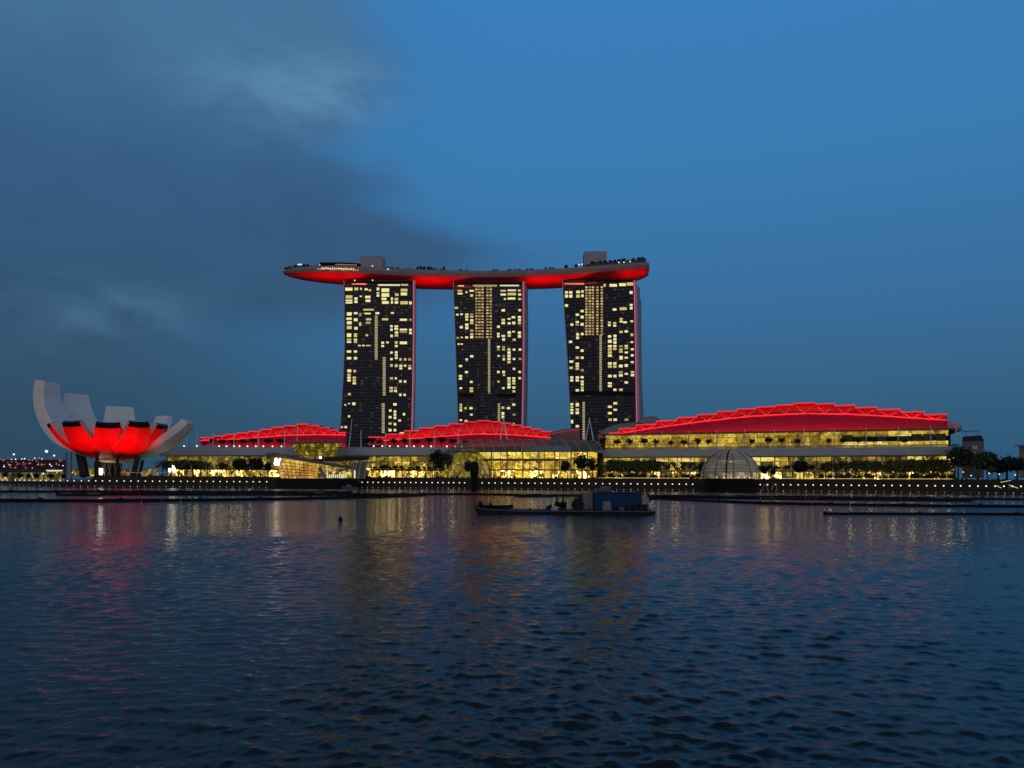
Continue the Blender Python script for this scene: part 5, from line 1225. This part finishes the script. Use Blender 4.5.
def low_boat(px0, px1, yb, h, label, cat, bits, m=boat_dark, name='work_boat'):
    a, c = on_water(px0, yb), on_water(px1, yb); k = a.y / F; th_ = thing(name, label, cat, (a + c) / 2); L = c.x - a.x
    b = MB(); hw_ = min(1.6, L * .14); rr = []
    for t in np.linspace(0, 1, 9):
        w = hw_ * (min(1, (t + .12) * 4) if t < .25 else 1) * (1 if t < .75 else 1 - .35 * ((t - .75) / .25)); sh = h * (1 + .5 * (1 - t) ** 4 + .12 * t ** 3)
        rr.append([(a.x + L * t, a.y - w, sh), (a.x + L * t, a.y - w * .75, -.25), (a.x + L * t, a.y + w * .75, -.25), (a.x + L * t, a.y + w, sh)])
    b.loft(rr); b.build('hull', m, th_)
    for (t0, t1, h0, h1, nm, mm) in bits:
        b = MB(); x0, x1 = a.x + L * t0, a.x + L * t1
        b.hexa([(x0, a.y - hw_ * .6, h * .95), (x1, a.y - hw_ * .6, h * .95), (x1, a.y + hw_ * .5, h * .95), (x0, a.y + hw_ * .5, h * .95), (x0 + .06, a.y - hw_ * .5, h + h0), (x1 - .06, a.y - hw_ * .5, h + h1), (x1 - .06, a.y + hw_ * .4, h + h1), (x0 + .06, a.y + hw_ * .4, h + h0)]); b.build(nm, mm, th_)
low_boat(514, 553, 496.6, .45, 'low dark flat boat on the boom left behind the work barge', 'boat', [(.08, .32, .5, .35, 'cargo', boat_grey), (.4, .62, .35, .4, 'cargo', boat_dark), (.7, .92, .3, .25, 'cargo', boat_grey)])
low_boat(60, 108, 495.6, .42, 'long low dark boat lying along the boom below the museum', 'boat', [(.05, .25, .35, .3, 'cargo', boat_grey), (.35, .6, .3, .4, 'cargo', boat_dark), (.7, .95, .3, .3, 'cargo', boat_grey)])
low_boat(296, 330, 494.6, .4, 'low dark boat before the crystal pavilion', 'boat', [(.2, .5, .4, .3, 'cargo', boat_dark), (.6, .85, .3, .3, 'cargo', boat_grey)])
low_boat(716, 756, 497.4, .35, 'flat dark boat on the boom before the glass dome', 'boat', [(.1, .4, .3, .3, 'cargo', boat_grey), (.5, .9, .3, .2, 'cargo', boat_dark)])
low_boat(928, 966, 499.4, .3, 'flat dark boat on the boom at the far right', 'boat', [(.1, .35, .3, .3, 'cargo', boat_grey), (.45, .8, .25, .2, 'cargo', boat_dark)])
low_boat(342, 360, 489.8, 1.1, 'small grey boat moored at the right corner of the crystal pavilion plinth', 'boat', [(.25, .6, 1.4, .9, 'cabin', boat_grey)], boat_grey, 'moored_boat')
low_boat(598, 612, 491.8, .9, 'small rounded grey boat at the quay above the blue container', 'boat', [(.15, .85, 1.4, 1.5, 'canopy', boat_grey)], boat_grey, 'moored_boat')
q = on_water(340.3, 520.6); b = MB(); b.lathe([(.05, -.2), (.22, -.05), (.26, .12), (.16, .3), (.06, .42), (.05, .62)], q, 10); tag(b.build('mooring_buoy', black, smooth=True), 'small black buoy floating alone left of the barge', 'buoy')

YB = on_water(560, 514.6).y; kb = YB / F
def BX(px): return P(px, 510, YB).x
def BZ(py, px=560): return P(px, py, YB).z
bg_ = thing('work_barge', 'flat black work barge with a raised bow lying mid water', 'barge', (BX(565), YB + 2.5, 0))
zdk = BZ(510.4)
b = MB(); rr = []
for x, zt, zbm in ((474.6, BZ(506.0), BZ(509)), (478, BZ(507), -.2), (490, BZ(509), -.3), (520, zdk, -.3), (600, zdk, -.3), (643, zdk, -.3), (655.6, zdk, .1)):
    X = BX(x); rr.append([(X, YB, zt), (X, YB + .1, zbm), (X, YB + 5.2, zbm), (X, YB + 5.3, zt)])
b.loft(rr); b.build('hull', boat_dark, bg_)
b = MB(); b.path([(BX(476), YB - .1, BZ(508.4)), (BX(490), YB - .1, BZ(510.2)), (BX(520), YB - .1, BZ(511.2)), (BX(654), YB - .1, BZ(511.2))], .09, 6); b.build('rubbing_strake', boat_grey, bg_)
for x in (480, 505, 530, 590, 652):
    b = MB(); b.lathe([(.13, 0), (.1, .18), (.17, .22), (.17, .28)], (BX(x), YB + .5, zdk - .02 if x > 500 else BZ(508.2)), 8); b.build('bollard', black, bg_)
def item(name, label, cat, build, m, loc, parts=()):
    b = MB(); build(b); return tag(b.build(name, m), label, cat)
# skiff on the bow
sk = thing('skiff', 'dark open skiff lying on the raised bow of the barge', 'boat', (BX(495), YB + 2, zdk))
b = MB(); rr = []
for x, zt, zb_, w in ((478, 505.4, 508, .4), (482, 505.8, 508.6, .75), (495, 506.2, 509.2, .8), (508, 505.8, 509.2, .8), (513, 505.2, 508.6, .7)):
    X = BX(x); rr.append([(X, YB + 1.6 - w, BZ(zt)), (X, YB + 1.6 - w * .6, BZ(zb_)), (X, YB + 1.6 + w * .6, BZ(zb_)), (X, YB + 1.6 + w, BZ(zt))])
b.loft(rr); b.build('hull', boat_dark, sk)
b = MB(); b.box(BX(478.4), BX(482.2), YB + 1.2, YB + 2.0, BZ(506), BZ(502.6)); b.tube((BX(480.6), YB + 1.6, BZ(503)), (BX(480.9), YB + 1.6, BZ(501.2)), .07); b.build('outboard_motor', black, sk)
b = MB(); b.box(BX(488.6), BX(491.6), YB + 1.2, YB + 2.0, BZ(506.4), BZ(503.6)); b.build('seat_box', boat_dark, sk)
# deck machines
wn = thing('deck_winch', 'dark winch with two upright horns on the middle of the barge deck', 'winch', (BX(560), YB + 2, zdk))
b = MB(); b.box(BX(553.5), BX(566.6), YB + 1.2, YB + 2.8, zdk, BZ(508.6)); b.build('bed', boat_dark, wn)
b = MB(); b.path([(BX(554.6), YB + 1.1, BZ(505)), (BX(565.8), YB + 1.1, BZ(505))], .34, 10); b.build('drum', black, wn)
for x, t in ((558.6, 557.6), (562.6, 564)):
    b = MB(); b.tube((BX(x), YB + 1.8, BZ(508)), (BX(t), YB + 1.8, BZ(496.6)), .17, 6, .11); b.build('horn', boat_dark, wn)
b = MB(); b.box(BX(562), BX(567.4), YB + 1.4, YB + 2.4, BZ(509), BZ(502.4)); b.build('motor_case', boat_dark, wn)
b = MB(); b.hexa([(BX(551), YB + .5, zdk + .01), (BX(558.5), YB + .5, zdk + .01), (BX(558), YB + 1.1, zdk + .01), (BX(551.6), YB + 1.1, zdk + .01), (BX(552.6), YB + .6, BZ(506)), (BX(557.4), YB + .6, BZ(506.2)), (BX(557), YB + 1, BZ(506)), (BX(553), YB + 1, BZ(506))]); tag(b.build('folded_tarpaulin', mat('pale_tarp', (.34, .36, .38), .7)), 'folded pale tarpaulin lying before the winch on the barge', 'tarpaulin')
b = MB(); b.hexa([(BX(546), YB + 1.6, zdk + .01), (BX(553), YB + 1.6, zdk + .01), (BX(553), YB + 2.6, zdk + .01), (BX(546), YB + 2.6, zdk + .01), (BX(547.4), YB + 1.7, BZ(506.6)), (BX(552.4), YB + 1.7, BZ(505)), (BX(552.4), YB + 2.5, BZ(505)), (BX(547.4), YB + 2.5, BZ(506.6))]); tag(b.build('cable_heap', boat_dark), 'low dark heap of cable left of the winch on the barge', 'cable heap')
gn = thing('pump_unit', 'dark pump with a lifting hook next to the blue container on the barge', 'pump', (BX(579), YB + 2, zdk))
b = MB(); b.box(BX(574), BX(584.6), YB + 1.2, YB + 2.7, zdk, BZ(508)); b.build('skid', boat_dark, gn)
b = MB(); b.lathe([(.75, 0), (.8, .5), (.55, 1.0), (.35, 1.25)], (BX(579), YB + 2, BZ(508)), 12); b.build('pump_body', boat_dark, gn)
b = MB(); b.path([(BX(579.6), YB + 2, BZ(500)), (BX(580.4), YB + 2, BZ(498)), (BX(581.8), YB + 2, BZ(497.4))], [.2, .16, .1], 6); b.build('hook', black, gn)
bb_ = thing('canopy_beam', 'thin dark gangway frame spanning between winch and container', 'frame', (BX(570), YB + 2.6, zdk))
b = MB(); b.box(BX(557), BX(584), YB + 2.9, YB + 3.6, BZ(497.2), BZ(496.2)); b.build('beam', boat_dark, bb_)
for x in (558, 583):
    b = MB(); b.tube((BX(x), YB + 3.2, zdk), (BX(x), YB + 3.2, BZ(497)), .09); b.build('post', boat_dark, bb_)
b = MB(); zc0 = zdk + .03
b.box(BX(584.6), BX(594.6), YB + 2.3, YB + 4.2, zc0, BZ(492.6))
tag(b.build('site_cabin', grey_sheet), 'plain grey sheet cabin against the left end of the blue container', 'cabin')
cn = thing('cargo_container', 'dark blue cargo container standing on the right half of the barge', 'container', (BX(620), YB + 2.8, zc0))
xa, xb, ya, yb_, zt_ = BX(595.6), BX(643.4), YB + 1.5, YB + 3.94, BZ(492.2)
b = MB(); n = 40
bot = []; 
for k in range(n * 2 + 1):
    t = k / (n * 2); o = .05 if (k // 2) % 2 else 0; bot.append((xa + .1 + (xb - xa - .2) * t, ya + .02 + o))
b.loft([[(x, y, z) for x, y in bot] + [(xb - .1, yb_ - .05, z), (xa + .1, yb_ - .05, z)] for z in (zc0 + .1, zt_ - .08)]); b.build('corrugated_wall', navy, cn)
b = MB()
for x in (xa, xb - .12):
    for y in (ya - .03, yb_ - .09): b.box(x, x + .12, y, y + .12, zc0, zt_)
for z in (zc0, zt_ - .12):
    for y in (ya - .025, yb_ - .095): b.box(xa + .121, xb - .121, y, y + .115, z, z + .12)
b.build('corner_frame', navy_dark, cn)
b = MB(); b.box(xa - .05, xa - .01, ya + .1, yb_ - .1, zc0 + .1, zt_ - .1); b.box(xa - .09, xa - .055, ya + 1.1, ya + 1.14, zc0 + .2, zt_ - .2); b.build('door', navy_dark, cn)
b = MB(); b.hexa([(BX(603), YB + .8, zdk + .01), (BX(613), YB + .8, zdk + .01), (BX(613), YB + 1.0, zdk + .01), (BX(603), YB + 1.0, zdk + .01), (BX(604.4), YB + 1.25, BZ(501.6)), (BX(611), YB + 1.25, BZ(501)), (BX(611), YB + 1.38, BZ(501)), (BX(604.4), YB + 1.38, BZ(501.6))]); tag(b.build('leaning_board', board), 'pale board leaning against the front of the blue container', 'board')
for (x0, x1, y, lab, m_) in ((619.6, 625, 507.4, 'small grey crate before the blue container', boat_grey), (626.4, 633, 505.6, 'dark box below the middle right of the blue container', boat_dark), (634, 640, 506.4, 'low dark box near the right corner of the container', boat_dark), (640.6, 648.4, 504.6, 'largest dark box, at the right corner of the container', boat_dark)):
    b = MB(); b.box(BX(x0), BX(x1), YB + .5, YB + 1.35, zdk + .01, BZ(y)); b.box(BX(x0) - .04, BX(x1) + .04, YB + .46, YB + 1.39, BZ(y), BZ(y) + .07)
    tag(b.build('deck_box', m_), lab, 'box')
